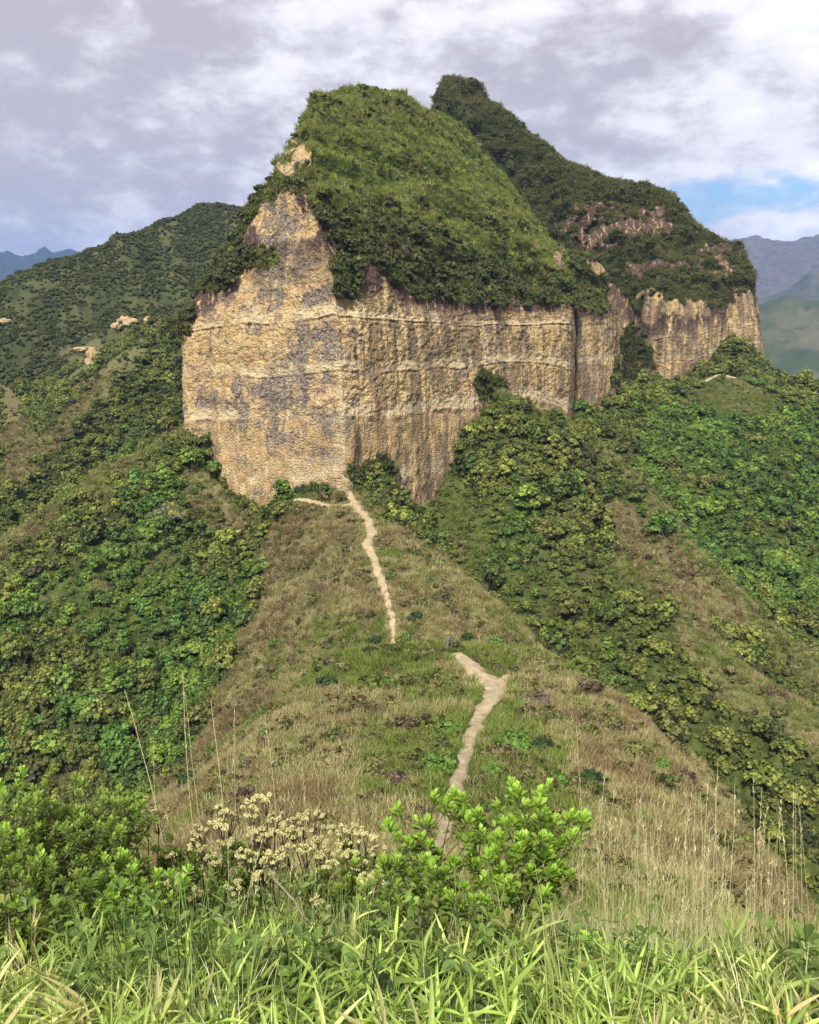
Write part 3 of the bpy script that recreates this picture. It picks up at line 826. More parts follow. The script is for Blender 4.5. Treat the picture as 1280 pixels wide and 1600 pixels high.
# ------------------------------------------------------------------ what can be seen: a coarse depth map of the land
ZW, ZH = 256, 320
zb = np.full((ZH + 1, ZW + 1), 1e9)
def splat(P):
    P = P.reshape(-1, 3)
    fwd = P[:, 1] * CP - P[:, 2] * SP
    px, py = project(P)
    i, j = np.floor(px / 1280 * ZW).astype(int), np.floor(py / 1600 * ZH).astype(int)
    ok = (fwd > 2) & (i >= 0) & (i < ZW) & (j >= 0) & (j < ZH)
    np.minimum.at(zb, (j[ok], i[ok]), fwd[ok])
splat(np.stack([TX, TY, TZ], -1)[(RR > 8)])
for A_ in (fA[0], bA[0], kA[0]):
    splat(A_)
def visible(P, margin=0.06, lift=1.0):
    Q = P.copy()
    Q[:, 2] += lift
    fwd = Q[:, 1] * CP - Q[:, 2] * SP
    px, py = project(Q)
    i, j = np.clip(np.floor(px / 1280 * ZW).astype(int), 0, ZW - 1), np.clip(np.floor(py / 1600 * ZH).astype(int), 0, ZH - 1)
    inf = (px > -60) & (px < 1340) & (py > -60) & (py < 1680)
    d = np.maximum(zb[j, i], np.maximum(zb[np.maximum(j - 1, 0), i], zb[np.maximum(j - 2, 0), i]))
    return inf & (fwd < d * (1 + margin) + 2)

# ------------------------------------------------------------------ plant models
def rot_align(d, rngl):
    """3x3 frames whose z axis is d, random spin"""
    d = d / (np.linalg.norm(d, axis=1, keepdims=True) + 1e-9)
    a = rngl.normal(size=d.shape)
    x = np.cross(a, d)
    x /= np.linalg.norm(x, axis=1, keepdims=True) + 1e-9
    y = np.cross(d, x)
    return np.stack([x, y, d], -1)

def stamp(tv, tf, Rm, pos, sc):
    """many copies of a little template in one mesh"""
    n, m = len(pos), len(tv)
    sc = np.asarray(sc, float)
    if sc.ndim == 1:
        sc = np.repeat(sc[:, None], 3, 1)
    V = np.einsum('nij,nmj->nmi', Rm, tv[None] * sc[:, None, :]) + pos[:, None, :]
    Fm = (tf[None] + (np.arange(n) * m)[:, None, None]).reshape(-1, tf.shape[1])
    return V.reshape(-1, 3), Fm

LEAF_Q = (np.array([[-.5, 0, 0], [.5, 0, 0], [.35, 0, 1], [-.35, 0, 1]], float), np.array([[0, 1, 2, 3]]))

def join(parts):
    Vs, Fs, off, T = [], {}, 0, []
    for (v, f, t) in parts:
        Vs.append(v)
        T.append(np.full(len(v), t) if np.isscalar(t) else t)
        Fs.setdefault(f.shape[1], []).append(f + off)
        off += len(v)
    return np.concatenate(Vs), [np.concatenate(x) for x in Fs.values()], np.concatenate(T)

def crown_mesh(name, mat, seed, nblob, nleaf, lsize, flat=0.8, open_=0.35, squash=(1, 1, 1)):
    """crown of unit radius: leaf clumps spread through the volume"""
    r = np.random.default_rng(seed)
    d = r.normal(size=(nblob, 3))
    d[:, 2] = np.abs(d[:, 2]) * 0.9 - 0.15
    d /= np.linalg.norm(d, axis=1, keepdims=True)
    # several leaders, each with a head of its own
    K = int(r.integers(3, 6))
    aa = r.uniform(0, 6.283, K) 
    cen = np.stack([np.cos(aa) * r.uniform(.15, .55, K), np.sin(aa) * r.uniform(.15, .55, K), r.uniform(-.1, .35, K) * flat], 1)
    crad = r.uniform(0.32, 0.66, K)
    w_ = r.integers(0, K, nblob)
    rad = crad[w_] * r.uniform(0.45, 1.08, nblob) ** 0.6
    c = (cen[w_] + d * rad[:, None] * np.array([1, 1, flat])) * np.array(squash)
    c[:, 2] += 0.42 * flat
    br = r.uniform(0.10, 0.27, nblob)
    ld = r.normal(size=(nblob, nleaf, 3))
    ld /= np.linalg.norm(ld, axis=2, keepdims=True)
    ld[..., 2] = ld[..., 2] * 0.7 + 0.15
    P = c[:, None] + ld * br[:, None, None] * r.uniform(0.4, 1, (nblob, nleaf, 1))
    P = P.reshape(-1, 3)
    nrm = ld * 0.7 + d[:, None] * 0.5 + r.normal(size=ld.shape) * 0.35 + np.array([0, 0, 0.35])
    nrm = nrm.reshape(-1, 3)
    Rm = rot_align(nrm, r)          # z = leaf normal
    tv = np.array([[-.5, -.6, 0], [.5, -.45, 0.05], [.42, .55, 0], [-.4, .6, 0.06]], float)
    V, Fq = stamp(tv, np.array([[0, 1, 2, 3]]), Rm, P, lsize * r.uniform(0.6, 1.3, len(P)))
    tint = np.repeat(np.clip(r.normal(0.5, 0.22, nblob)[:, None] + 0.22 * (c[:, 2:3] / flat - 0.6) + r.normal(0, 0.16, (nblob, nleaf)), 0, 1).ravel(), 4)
    # added core, tinted dark as inner shade, so ground does not show through
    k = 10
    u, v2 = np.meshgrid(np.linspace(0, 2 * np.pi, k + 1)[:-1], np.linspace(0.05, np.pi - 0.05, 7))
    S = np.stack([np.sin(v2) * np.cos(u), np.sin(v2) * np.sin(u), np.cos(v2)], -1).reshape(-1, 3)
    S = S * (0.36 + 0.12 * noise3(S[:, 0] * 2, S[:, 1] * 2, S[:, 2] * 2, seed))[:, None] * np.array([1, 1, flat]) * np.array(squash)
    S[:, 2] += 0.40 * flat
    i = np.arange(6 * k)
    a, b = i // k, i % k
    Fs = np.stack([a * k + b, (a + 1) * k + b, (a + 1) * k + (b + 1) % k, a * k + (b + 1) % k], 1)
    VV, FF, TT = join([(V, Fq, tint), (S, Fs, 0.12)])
    return mesh_from(name, VV, FF, mat, False, {'tint': TT})

def tube(pts, rad, n=5):
    pts = np.asarray(pts, float)
    rad = np.broadcast_to(np.asarray(rad, float), (len(pts),))
    t = np.gradient(pts, axis=0)
    t /= np.linalg.norm(t, axis=1, keepdims=True) + 1e-9
    ref = np.array([0.3, 0.9, 0.1]) if abs(t[0, 2]) > 0.6 else np.array([0, 0, 1.0])
    x = np.cross(ref, t)
    x /= np.linalg.norm(x, axis=1, keepdims=True) + 1e-9
    y = np.cross(t, x)
    a = np.linspace(0, 2 * np.pi, n, endpoint=False)
    V = pts[:, None] + rad[:, None, None] * (np.cos(a)[None, :, None] * x[:, None] + np.sin(a)[None, :, None] * y[:, None])
    V = V.reshape(-1, 3)
    i = np.arange((len(pts) - 1) * n)
    r, c = i // n, i % n
    Fq = np.stack([r * n + c, r * n + (c + 1) % n, (r + 1) * n + (c + 1) % n, (r + 1) * n + c], 1)
    return V, Fq

def trunk_mesh(name, seed, mat):
    r = np.random.default_rng(seed)
    parts = []
    for k in range(4):
        a = r.uniform(0, 6.28)
        top = np.array([math.cos(a) * 0.5, math.sin(a) * 0.5, r.uniform(0.4, 0.75)])
        t = np.linspace(0, 1, 6)[:, None]
        p = np.array([0, 0, -0.35]) * (1 - t) + top * t + 0.05 * r.normal(size=(6, 3)) * t
        v, f = tube(p, np.linspace(0.055, 0.015, 6), 5)
        parts.append((v, f, 0.5))
    VV, FF, TT = join(parts)
    return mesh_from(name, VV, FF, mat, True)

def tuft_mesh(name, mat, seed, nbl, h, spread, wdt, lean=0.5, seg=3, droop=0.3):
    r = np.random.default_rng(seed)
    Vs, Fs, T, off = [], [], [], 0
    for i in range(nbl):
        a = r.uniform(0, 6.283)
        base = np.array([math.cos(a), math.sin(a), 0]) * spread * r.uniform(0, 1) ** 0.7
        b = a + r.normal(0, 0.8)
        out = np.array([math.cos(b), math.sin(b), 0])
        hh = h * r.uniform(0.55, 1.15)
        ln = lean * r.uniform(0.2, 1.1)
        side = np.array([-out[1], out[0], 0]) * wdt * r.uniform(0.7, 1.2) * 0.5
        side = side * math.cos(r.uniform(-1, 1)) + out * wdt * 0.3 * r.uniform(-1, 1)
        pts = []
        for s in range(seg + 1):
            t = s / seg
            p = base + out * hh * ln * t ** 1.5 + np.array([0, 0, hh * (t - droop * ln * t * t)])
            ww = (1 - t) ** 0.6 if s < seg else 0.02
            pts += [p - side * ww, p + side * ww]
        V = np.array(pts)
        F_ = np.array([[2 * s, 2 * s + 1, 2 * s + 3, 2 * s + 2] for s in range(seg)])
        Vs.append(V)
        Fs.append(F_ + off)
        off += len(V)
        T.append(np.full(len(V), np.clip(r.normal(0.5, 0.22), 0, 1)))
    V = np.concatenate(Vs)
    V[:, 2] -= 0.04 * h
    return mesh_from(name, V, np.concatenate(Fs), mat, False, {'tint': np.concatenate(T)})

# ------------------------------------------------------------------ instancer for the uncountable cover
def scatter(name, P, rot, sc, idx, meshes, label, cat):
    coll = bpy.data.collections.new(name + '_kinds')
    for i, me in enumerate(meshes):
        coll.objects.link(bpy.data.objects.new('%s_kind_%02d' % (name, i), me))
    me = mesh_from(name, P, [], None, True, {'scl': sc})
    at = me.attributes.new('rot', 'FLOAT_VECTOR', 'POINT')
    at.data.foreach_set('vector', np.ascontiguousarray(rot, np.float32).ravel())
    at = me.attributes.new('pick', 'INT', 'POINT')
    at.data.foreach_set('value', np.ascontiguousarray(idx, np.int32))
    o = link(name, me, kind='stuff', label=label, cat=cat)
    ng = bpy.data.node_groups.new(name, 'GeometryNodeTree')
    ng.interface.new_socket('Geometry', in_out='INPUT', socket_type='NodeSocketGeometry')
    ng.interface.new_socket('Geometry', in_out='OUTPUT', socket_type='NodeSocketGeometry')
    N, L = ng.nodes, ng.links
    gi, go = N.new('NodeGroupInput'), N.new('NodeGroupOutput')
    ip = N.new('GeometryNodeInstanceOnPoints')
    ci = N.new('GeometryNodeCollectionInfo')
    ci.inputs[0].default_value = coll
    ci.inputs['Separate Children'].default_value = True
    ci.inputs['Reset Children'].default_value = True
    ip.inputs['Pick Instance'].default_value = True
    def na(nm, typ):
        a = N.new('GeometryNodeInputNamedAttribute')
        a.data_type = typ
        a.inputs[0].default_value = nm
        return a.outputs[0]
    e2r = N.new('FunctionNodeEulerToRotation')
    L.new(na('rot', 'FLOAT_VECTOR'), e2r.inputs[0])
    L.new(gi.outputs[0], ip.inputs['Points'])
    L.new(ci.outputs[0], ip.inputs['Instance'])
    L.new(na('pick', 'INT'), ip.inputs['Instance Index'])
    L.new(e2r.outputs[0], ip.inputs['Rotation'])
    L.new(na('scl', 'FLOAT'), ip.inputs['Scale'])
    L.new(ip.outputs[0], go.inputs[0])
    md = o.modifiers.new('cover', 'NODES')
    md.node_group = ng
    return o

def sector_points(n, r0, r1, a0=-31, a1=31, power=2.0):
    u = rng.uniform(0, 1, n)
    r = (r0 ** power + (r1 ** power - r0 ** power) * u) ** (1 / power)
    th = np.radians(rng.uniform(a0, a1, n))
    return r * np.sin(th), r * np.cos(th)

def rots(n, tilt=0.12):
    return np.stack([rng.normal(0, tilt, n), rng.normal(0, tilt, n), rng.uniform(0, 6.283, n)], 1)

def inside_massif(x, y):
    """True where the rock stands (plan view)"""
    f = [W(*c[1])[:2] for c in front_cols] + [W(*c[7])[:2] for c in front_cols[::-1]]
    k = [W(*c[1])[:2] for c in back_cols] + [W(*c[8])[:2] for c in back_cols[::-1]]
    b = [W(*c[1])[:2] for c in butt_cols] + [W(*c[7])[:2] for c in butt_cols[::-1]]
    return in_poly(x, y, f) | in_poly(x, y, k) | in_poly(x, y, b)

SHRUBS = [crown_mesh('shrub_crown_%d' % i, M_SCRUB, 500 + i, 58, 20, 0.125, flat=[.8, 1.0, .6, 1.25, .85][i], squash=[(1, 1, 1), (.8, 1, 1), (1.25, .9, 1), (.8, .8, 1), (1.1, .75, 1)][i]) for i in range(5)]
CAPS = [crown_mesh('crag_crown_%d' % i, M_CAP, 540 + i, 26, 16, 0.21, flat=[.75, .9, .6, .8][i]) for i in range(4)]
FARS = [crown_mesh('upland_crown_%d' % i, M_FAR, 560 + i, 16, 12, 0.30, flat=[.75, .9, .6][i]) for i in range(3)]
LUSHES = []
for me_ in SHRUBS:
    m2_ = me_.copy()
    m2_.name = 'lush_crown'
    m2_.materials[0] = M_LUSH
    LUSHES.append(m2_)
PEAKS = []
for me_ in CAPS:
    m2_ = me_.copy()
    m2_.name = 'peak_crown'
    m2_.materials[0] = M_PEAK
    PEAKS.append(m2_)
TRUNKS = [trunk_mesh('shrub_trunk_%d' % i, 580 + i, M_BARK) for i in range(3)]

# scrub on the slopes
x, y = sector_points(85000, 34, 330)
z = height(x, y)
P = np.stack([x, y, z], 1)
ok = visible(P, 0.04, 1.5) & ~inside_massif(x, y)
P = P[ok]
x, y, z = P.T
dr = dryness(x, y, z)
sc = np.exp(rng.normal(-0.30, 0.58, len(x))) * (1.0 + 0.35 * fbm2(x / 25, y / 25, 91, 2))
keep = rng.uniform(size=len(x)) < np.where(dr < 0.2, 0.92, np.where((dr < 0.85) & (y > 95), 0.22, 0.010))
keep &= path_dist(x, y) > 1.2
sc = np.clip(np.where(dr > 0.2, sc * 0.45, sc), 0.3, 3.1) * 1.05
P, sc, dr = P[keep], sc[keep], dr[keep]
# the largest to the eye become plants of their own
app = sc / np.linalg.norm(P, axis=1)
vis = visible(P, 0.0, 1.2)
px, py = project(P)
vis &= (px > 5) & (px < 1275) & (py < 1330)
order = np.argsort(-(app * vis))
chosen = order[:240]
rest = np.ones(len(P), bool)
rest[chosen] = False
Pr = P[rest].copy()
Pr[:, 2] -= 0.12 * sc[rest]
px, py = project(P)
lushf = 0.9 * np.exp(-((px - 250) / 190) ** 2 - ((py - 900) / 170) ** 2) * (P[:, 1] < 175) + 1.0 * ((px > 990) & (py > 640) & (py < 960) & (P[:, 1] > 150))
lushf = lushf + 0.55 * np.exp(-((px - 830) / 90) ** 2 - ((py - 900) / 130) ** 2) + 0.6 * ((px < 330) & (py > 900)) + 0.4 * ((px > 900) & (px < 1050) & (py < 640))
lushf = lushf + 0.9 * noise2(P[:, 0] / 13, P[:, 1] / 13, 77) + 0.45 * noise2(P[:, 0] / 5, P[:, 1] / 5, 78) - 0.62
lush = rng.normal(lushf, 0.12) > 0
pickv = rng.integers(0, 5, len(P)) + 5 * lush
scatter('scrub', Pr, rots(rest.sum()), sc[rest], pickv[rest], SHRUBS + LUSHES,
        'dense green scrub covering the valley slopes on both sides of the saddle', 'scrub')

def region(px, py, Y):
    if Y > 190:
        return 'on the far shelf below the right hand cliffs', 'shrubs on the far shelf'
    if px < 420:
        if py < 820:
            return 'high on the valley side left of the cliff foot', 'shrubs left of the cliff foot'
        if py < 1020:
            return 'halfway down the left valley slope', 'shrubs halfway down the left valley slope'
        return 'low on the left valley slope beside the dry hillside', 'shrubs low on the left valley slope'
    if py < 800:
        return 'under the right face of the cliff', 'shrubs under the right cliff face'
    if py < 1020:
        return 'in the hollow between the saddle and the brown rib', 'shrubs in the hollow right of the saddle'
    return 'low in the right valley beyond the dry grass rim', 'shrubs low in the right valley'

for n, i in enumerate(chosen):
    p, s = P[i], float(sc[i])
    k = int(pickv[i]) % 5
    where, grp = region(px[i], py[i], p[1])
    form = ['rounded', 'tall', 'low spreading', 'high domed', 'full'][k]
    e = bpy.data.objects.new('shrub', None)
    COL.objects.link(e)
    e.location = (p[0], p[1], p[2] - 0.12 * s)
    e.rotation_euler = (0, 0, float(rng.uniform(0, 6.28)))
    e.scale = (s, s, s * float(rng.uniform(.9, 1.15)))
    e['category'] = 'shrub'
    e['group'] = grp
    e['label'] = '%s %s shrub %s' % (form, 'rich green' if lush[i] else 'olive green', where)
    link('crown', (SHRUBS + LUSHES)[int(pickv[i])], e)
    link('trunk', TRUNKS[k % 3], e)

# upland scrub on the left mountain
x, y = sector_points(62000, 240, 640, -31, 3)
z = height(x, y)
P = np.stack([x, y, z], 1)
P = P[visible(P, 0.02, 2.0) & ~inside_massif(x, y)]
dr = dryness(*P.T)
P = P[(dr < 0.2) | (rng.uniform(size=len(P)) < 0.15)]
P = P[0.6 * fbm2(P[:, 0] / 26, P[:, 1] / 26, 95, 2) + 0.55 * noise2((P[:, 0] + .35 * P[:, 1]) / 15, P[:, 1] / 80, 96) + rng.normal(0, .25, len(P)) > -0.16]
scatter('upland_scrub', P, rots(len(P)), rng.uniform(0.45, 1.25, len(P)) * (0.7 + np.linalg.norm(P, axis=1) / 900), rng.integers(0, 3, len(P)), FARS,
        'dark green scrub spread over the left mountain behind the cliff', 'scrub')

# scrub on the crags and their caps
def crag_points(AA, n, smin, smax, thr=0.6):
    A, N, veg, vv = AA
    Pf, Nf, vf = A.reshape(-1, 3), N.reshape(-1, 3), veg.ravel()
    du = np.linalg.norm(np.gradient(A, axis=1), axis=2)
    dv = np.linalg.norm(np.gradient(A, axis=0), axis=2)
    wgt = (du * dv).ravel() * (vf > thr)
    ok = visible(Pf, 0.02, 1.0)
    wgt = wgt * ok
    i = rng.choice(len(Pf), n, p=wgt / wgt.sum())
    P = Pf[i] + rng.normal(0, 0.25, (n, 3))
    s = rng.uniform(smin, smax, n) * np.exp(rng.normal(0, .25, n))
    return P, s
def clump(P, sc_, thr, seed):
    x, y, z = P.T
    t1, t2, t3 = 0.62 * x + 0.62 * y - 0.47 * z, 0.33 * x + 0.33 * y + 0.88 * z, 0.7 * (x - y)
    f_ = fbm3(t1 / 13, t2 / 3.8, t3 / 4.5, seed, 3) + rng.normal(0, .07, len(P))
    return f_ > thr
P1, s1_ = crag_points(fA, 11000, 0.32, 0.80)
px, py = project(P1)
low = sstep(py - (300 + (px - 480) * 0.32), -25, 55)            # darker bushes along the brow, grass above
k1 = clump(P1, s1_, 0.20 - 0.95 * low, 401)
P2, s2_ = crag_points(bA, 600, 0.4, 0.9)
P3, s3_ = crag_points(kA, 11000, 0.36, 0.85)
k3 = clump(P3, s3_, 0.02, 402)
P, s = np.concatenate([P1[k1], P2, P3[k3]]), np.concatenate([s1_[k1] * (1.15 + .45 * low[k1]), s2_, s3_[k3]])
pk = np.concatenate([rng.integers(0, 4, k1.sum()) + 4 * (rng.uniform(size=k1.sum()) < 0.25 + 0.65 * low[k1]), rng.integers(0, 8, len(P2)), 4 + rng.integers(0, 4, k3.sum())])
P[:, 2] -= 0.25 * s
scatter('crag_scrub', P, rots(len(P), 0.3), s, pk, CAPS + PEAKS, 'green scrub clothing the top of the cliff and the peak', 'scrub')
M_CGR = leaf_mat('crag_grass', [(0.085, 0.110, 0.030), (0.175, 0.210, 0.050), (0.27, 0.295, 0.080), (0.12, 0.150, 0.040), (0.20, 0.150, 0.080), (0.21, 0.245, 0.060)], 0.07, rough=0.7, spec=0.15)
M_PGR = leaf_mat('peak_grass', [(0.075, 0.085, 0.030), (0.125, 0.135, 0.042), (0.165, 0.160, 0.058), (0.165, 0.115, 0.062)], 0.05, rough=0.7, spec=0.15)
CT = [tuft_mesh('crag_tuft_%d' % i, M_CGR, 640 + i, 30, 0.8, 0.55, 0.09, 0.9, 2, 0.5) for i in range(3)]
CT += [tuft_mesh('peak_tuft_%d' % i, M_PGR, 650 + i, 26, 0.9, 0.7, 0.13, 0.9, 2, 0.5) for i in range(2)]
P1, s1_ = crag_points(fA, 17000, 0.6, 1.2, 0.45)
px, py = project(P1)
low = sstep(py - (296 + (px - 480) * 0.34), -12, 30)
lowg = (rng.uniform(size=len(P1)) < 0.85 * low) * 3
P3, s3_ = crag_points(kA, 15000, 0.6, 1.3, 0.45)
P2, s2_ = crag_points(bA, 900, 0.6, 1.2, 0.45)
P, s = np.concatenate([P1, P2, P3]), np.concatenate([s1_, s2_, s3_])
pk = np.concatenate([np.where(lowg > 0, rng.integers(3, 5, len(P1)), rng.integers(0, 3, len(P1))), rng.integers(0, 5, len(P2)), 3 + rng.integers(0, 2, len(P3))])
scatter('crag_grass', P, rots(len(P), 0.3), s, pk, CT, 'yellow green grass growing between the bushes on top of the cliff and the peak', 'grass')

# ------------------------------------------------------------------ grass on the dry slopes
TD = [tuft_mesh('dry_tuft_%d' % i, M_DRYG, 600 + i, 34, 0.42, 0.34, 0.035, 0.7, 2) for i in range(3)]
TG = [tuft_mesh('green_tuft_%d' % i, M_GRNG, 610 + i, 34, 0.34, 0.32, 0.04, 0.8, 2) for i in range(3)]
TB = [tuft_mesh('brown_tuft_%d' % i, M_BRNG, 620 + i, 30, 0.32, 0.36, 0.05, 0.9, 2) for i in range(2)]
x1, y1 = sector_points(60000, 7, 75, -34, 34, 1.6)
x2, y2 = sector_points(100000, 70, 290, -31, 31, 1.6)
x, y = np.concatenate([x1, x2]), np.concatenate([y1, y2])
z = height(x, y)
P = np.stack([x, y, z], 1)
dd_ = dryness(x, y, z)
ok = visible(P, 0.03, 0.6) & ((dd_ > 0.3) | (rng.uniform(size=len(x)) < 0.45)) & ~inside_massif(x, y)
P, dd_ = P[ok], dd_[ok]
_k = path_dist(P[:, 0], P[:, 1]) > rng.uniform(-0.06, 0.30, len(P)) + 0.18 * (P[:, 1] < 50)
P, dd_ = P[_k], dd_[_k]
b = brownness(*P.T) + rng.normal(0, 0.16, len(P)) + 0.25 * noise2(P[:, 0] / 1.7, P[:, 1] / 1.7, 99)
b = np.where(dd_ < 0.3, b * 0.45, b)
pick = np.where(b < 0.40, 3 + rng.integers(0, 3, len(P)), np.where(b < 0.80, rng.integers(0, 3, len(P)), 6 + rng.integers(0, 2, len(P))))
rr = np.hypot(P[:, 0], P[:, 1])
scl = rng.uniform(0.6, 1.25, len(P)) * np.clip(0.75 + rr / 110, 0.8, 2.0) * (1 + 0.3 * noise2(P[:, 0] / 3, P[:, 1] / 3, 98))
scatter('hillside_grass', P, rots(len(P), 0.2), scl, pick, TD + TG + TB, 'straw coloured and green grass covering the near hill, knoll and saddle', 'grass')

M_LOWS = leaf_mat('low_scrub', [(0.12, 0.085, 0.06), (0.19, 0.15, 0.075), (0.085, 0.105, 0.03), (0.24, 0.20, 0.10), (0.13, 0.155, 0.04), (0.16, 0.11, 0.085), (0.10, 0.15, 0.035)], 0.22, tint_amt=0.7, rough=0.8, spec=0.1)
LOWS = [crown_mesh('low_clump_%d' % i, M_LOWS, 660 + i, 30, 16, 0.13, flat=[.5, .7, .4, .6][i]) for i in range(4)]
x1, y1 = sector_points(15000, 12, 75, -34, 34, 1.6)
x2, y2 = sector_points(16000, 70, 190, -20, 31, 1.8)
x, y = np.concatenate([x1, x2]), np.concatenate([y1, y2])
z = height(x, y)
P = np.stack([x, y, z], 1)
f_ = fbm2(x / 6, y / 6, 133, 3) + 0.3 * noise2(x / 1.5, y / 1.5, 135) + rng.normal(0, .18, len(x))
ok = visible(P, 0.03, 0.6) & (dryness(x, y, z) > 0.3) & ~inside_massif(x, y) & (f_ > -0.02) & (path_dist(x, y) > 0.55)
P = P[ok]
rr = np.hypot(P[:, 0], P[:, 1])
scatter('low_scrub', P, rots(len(P), 0.2), np.exp(rng.normal(-1.25, 0.38, len(P))) * np.clip(0.85 + rr / 130, .9, 2.0), rng.integers(0, 4, len(P)), LOWS, 'low brown and olive scrub dotted through the dry grass of the near hill and saddle', 'scrub')

# pale rocks showing on the left mountain
def outcrop(px_, py_, Y0, Y1, w_, h_, seed, lab):
    X = ground_hit(px_, py_, Y0, Y1)
    u, v2 = np.meshgrid(np.linspace(0, 2 * np.pi, 41)[:-1], np.linspace(0.02, np.pi - 0.02, 24))
    S = np.stack([np.sin(v2) * np.cos(u), np.sin(v2) * np.sin(u), np.cos(v2)], -1).reshape(-1, 3)
    q = 0.75 + 0.35 * fbm3(S[:, 0] * 1.5, S[:, 1] * 1.5, S[:, 2] * 1.5, seed, 4)
    S = S * (q + 0.16 * fbm3(S[:, 0] * 5, S[:, 1] * 5, S[:, 2] * 9, seed + 1, 3))[:, None] * np.array([w_, w_ * 0.8, h_])
    S[:, 2] += h_ * 0.2
    i = np.arange(23 * 40)
    a, b2 = i // 40, i % 40
    Fs = np.stack([a * 40 + b2, (a + 1) * 40 + b2, (a + 1) * 40 + (b2 + 1) % 40, a * 40 + (b2 + 1) % 40], 1)
    n_ = len(S)
    link('rock_outcrop', mesh_from('rock_outcrop', S, Fs, M_ROCK, True, {'vv': np.full(n_, .3), 'veg': np.zeros(n_), 'pale': np.full(n_, .5), 'dark': np.zeros(n_), 'side': np.zeros(n_), 'grey': np.full(n_, -1.0)}),
         label=lab, cat='rock', group='pale rocks on the left mountain', loc=X)
outcrop(200, 508, 300, 480, 5.0, 3.2, 3, 'broad pale rock outcrop highest on the left mountain side')
outcrop(182, 514, 300, 480, 2.6, 2.2, 5, 'small pale rock just left of the broad highest outcrop')
outcrop(231, 504, 300, 480, 2.0, 2.2, 7, 'small pale rock just right of the broad highest outcrop')
outcrop(147, 568, 230, 330, 3.0, 5.2, 9, 'tall pointed pale rock on the spur of the left mountain')
outcrop(128, 548, 240, 400, 4.0, 1.2, 11, 'flat brown ledge of rock left of the tall pointed rock')
outcrop(10, 506, 300, 500, 4.0, 1.5, 13, 'pale ledge of rock at the left edge of the photo')
outcrop(886, 1082, 30, 62, 0.42, 0.2, 15, 'small pale stone on the rim of the dry hill')
outcrop(872, 1155, 20, 60, 0.42, 0.22, 17, 'rounded pale stone among bushes right of the trail')

# ------------------------------------------------------------------ the air between here and the far ranges
hz, t = new_mat('haze')
vp = t.n('ShaderNodeVolumePrincipled', Color=(0.30, 0.48, 0.95, 1), Density=1.15e-4, Anisotropy=0.1)
t.n('ShaderNodeOutputMaterial', Volume=vp.outputs[0])
zlo, zhi, hw = float(TZ.min()) - 1.0, 460.0, 7100.0
cv8 = np.array([[sx * hw, sy * hw, z_] for z_ in (zlo, zhi) for sx, sy in ((-1, -1), (1, -1), (1, 1), (-1, 1))], float)
cf6 = np.array([[3, 2, 1, 0], [4, 5, 6, 7], [0, 1, 5, 4], [1, 2, 6, 5], [2, 3, 7, 6], [3, 0, 4, 7]])
hzo = link('haze', mesh_from('haze', cv8, cf6, hz, False), kind='stuff')

# ------------------------------------------------------------------ trail
def ribbon(q, seed, name):
    c = q[:, :2]
    t = np.gradient(c, axis=0)
    t /= np.linalg.norm(t, axis=1, keepdims=True) + 1e-9
    nrm = np.stack([-t[:, 1], t[:, 0]], 1)
    s = np.cumsum(np.r_[0, np.linalg.norm(np.diff(c, axis=0), axis=1)])
    c = c + nrm * (0.22 * noise2(s / 2.2, s * 0, seed))[:, None]
    K = 9
    rows = []
    for i, u in enumerate(np.linspace(-1, 1, K)):
        wl = q[:, 2] * (1 + 0.35 * noise2(s / 0.9, s * 0 + u * 2, seed + 2 + (u > 0)))
        rows.append(c + nrm * (u * wl)[:, None])
    G = np.stack(rows, 1)
    zz = height(G[..., 0].ravel(), G[..., 1].ravel()).reshape(G.shape[:2])
    lift = 0.10 - 0.16 * np.abs(np.linspace(-1, 1, K)) ** 4
    V = np.concatenate([G, (zz + lift[None])[..., None]], 2)
    return V.reshape(-1, 3), grid_faces(*V.shape[:2])
for i, q in enumerate(PATH_XYW):
    v, f = ribbon(q, 120 + i * 7, 'path')
    link('path', mesh_from('path', v, f, M_PATH), kind='structure')

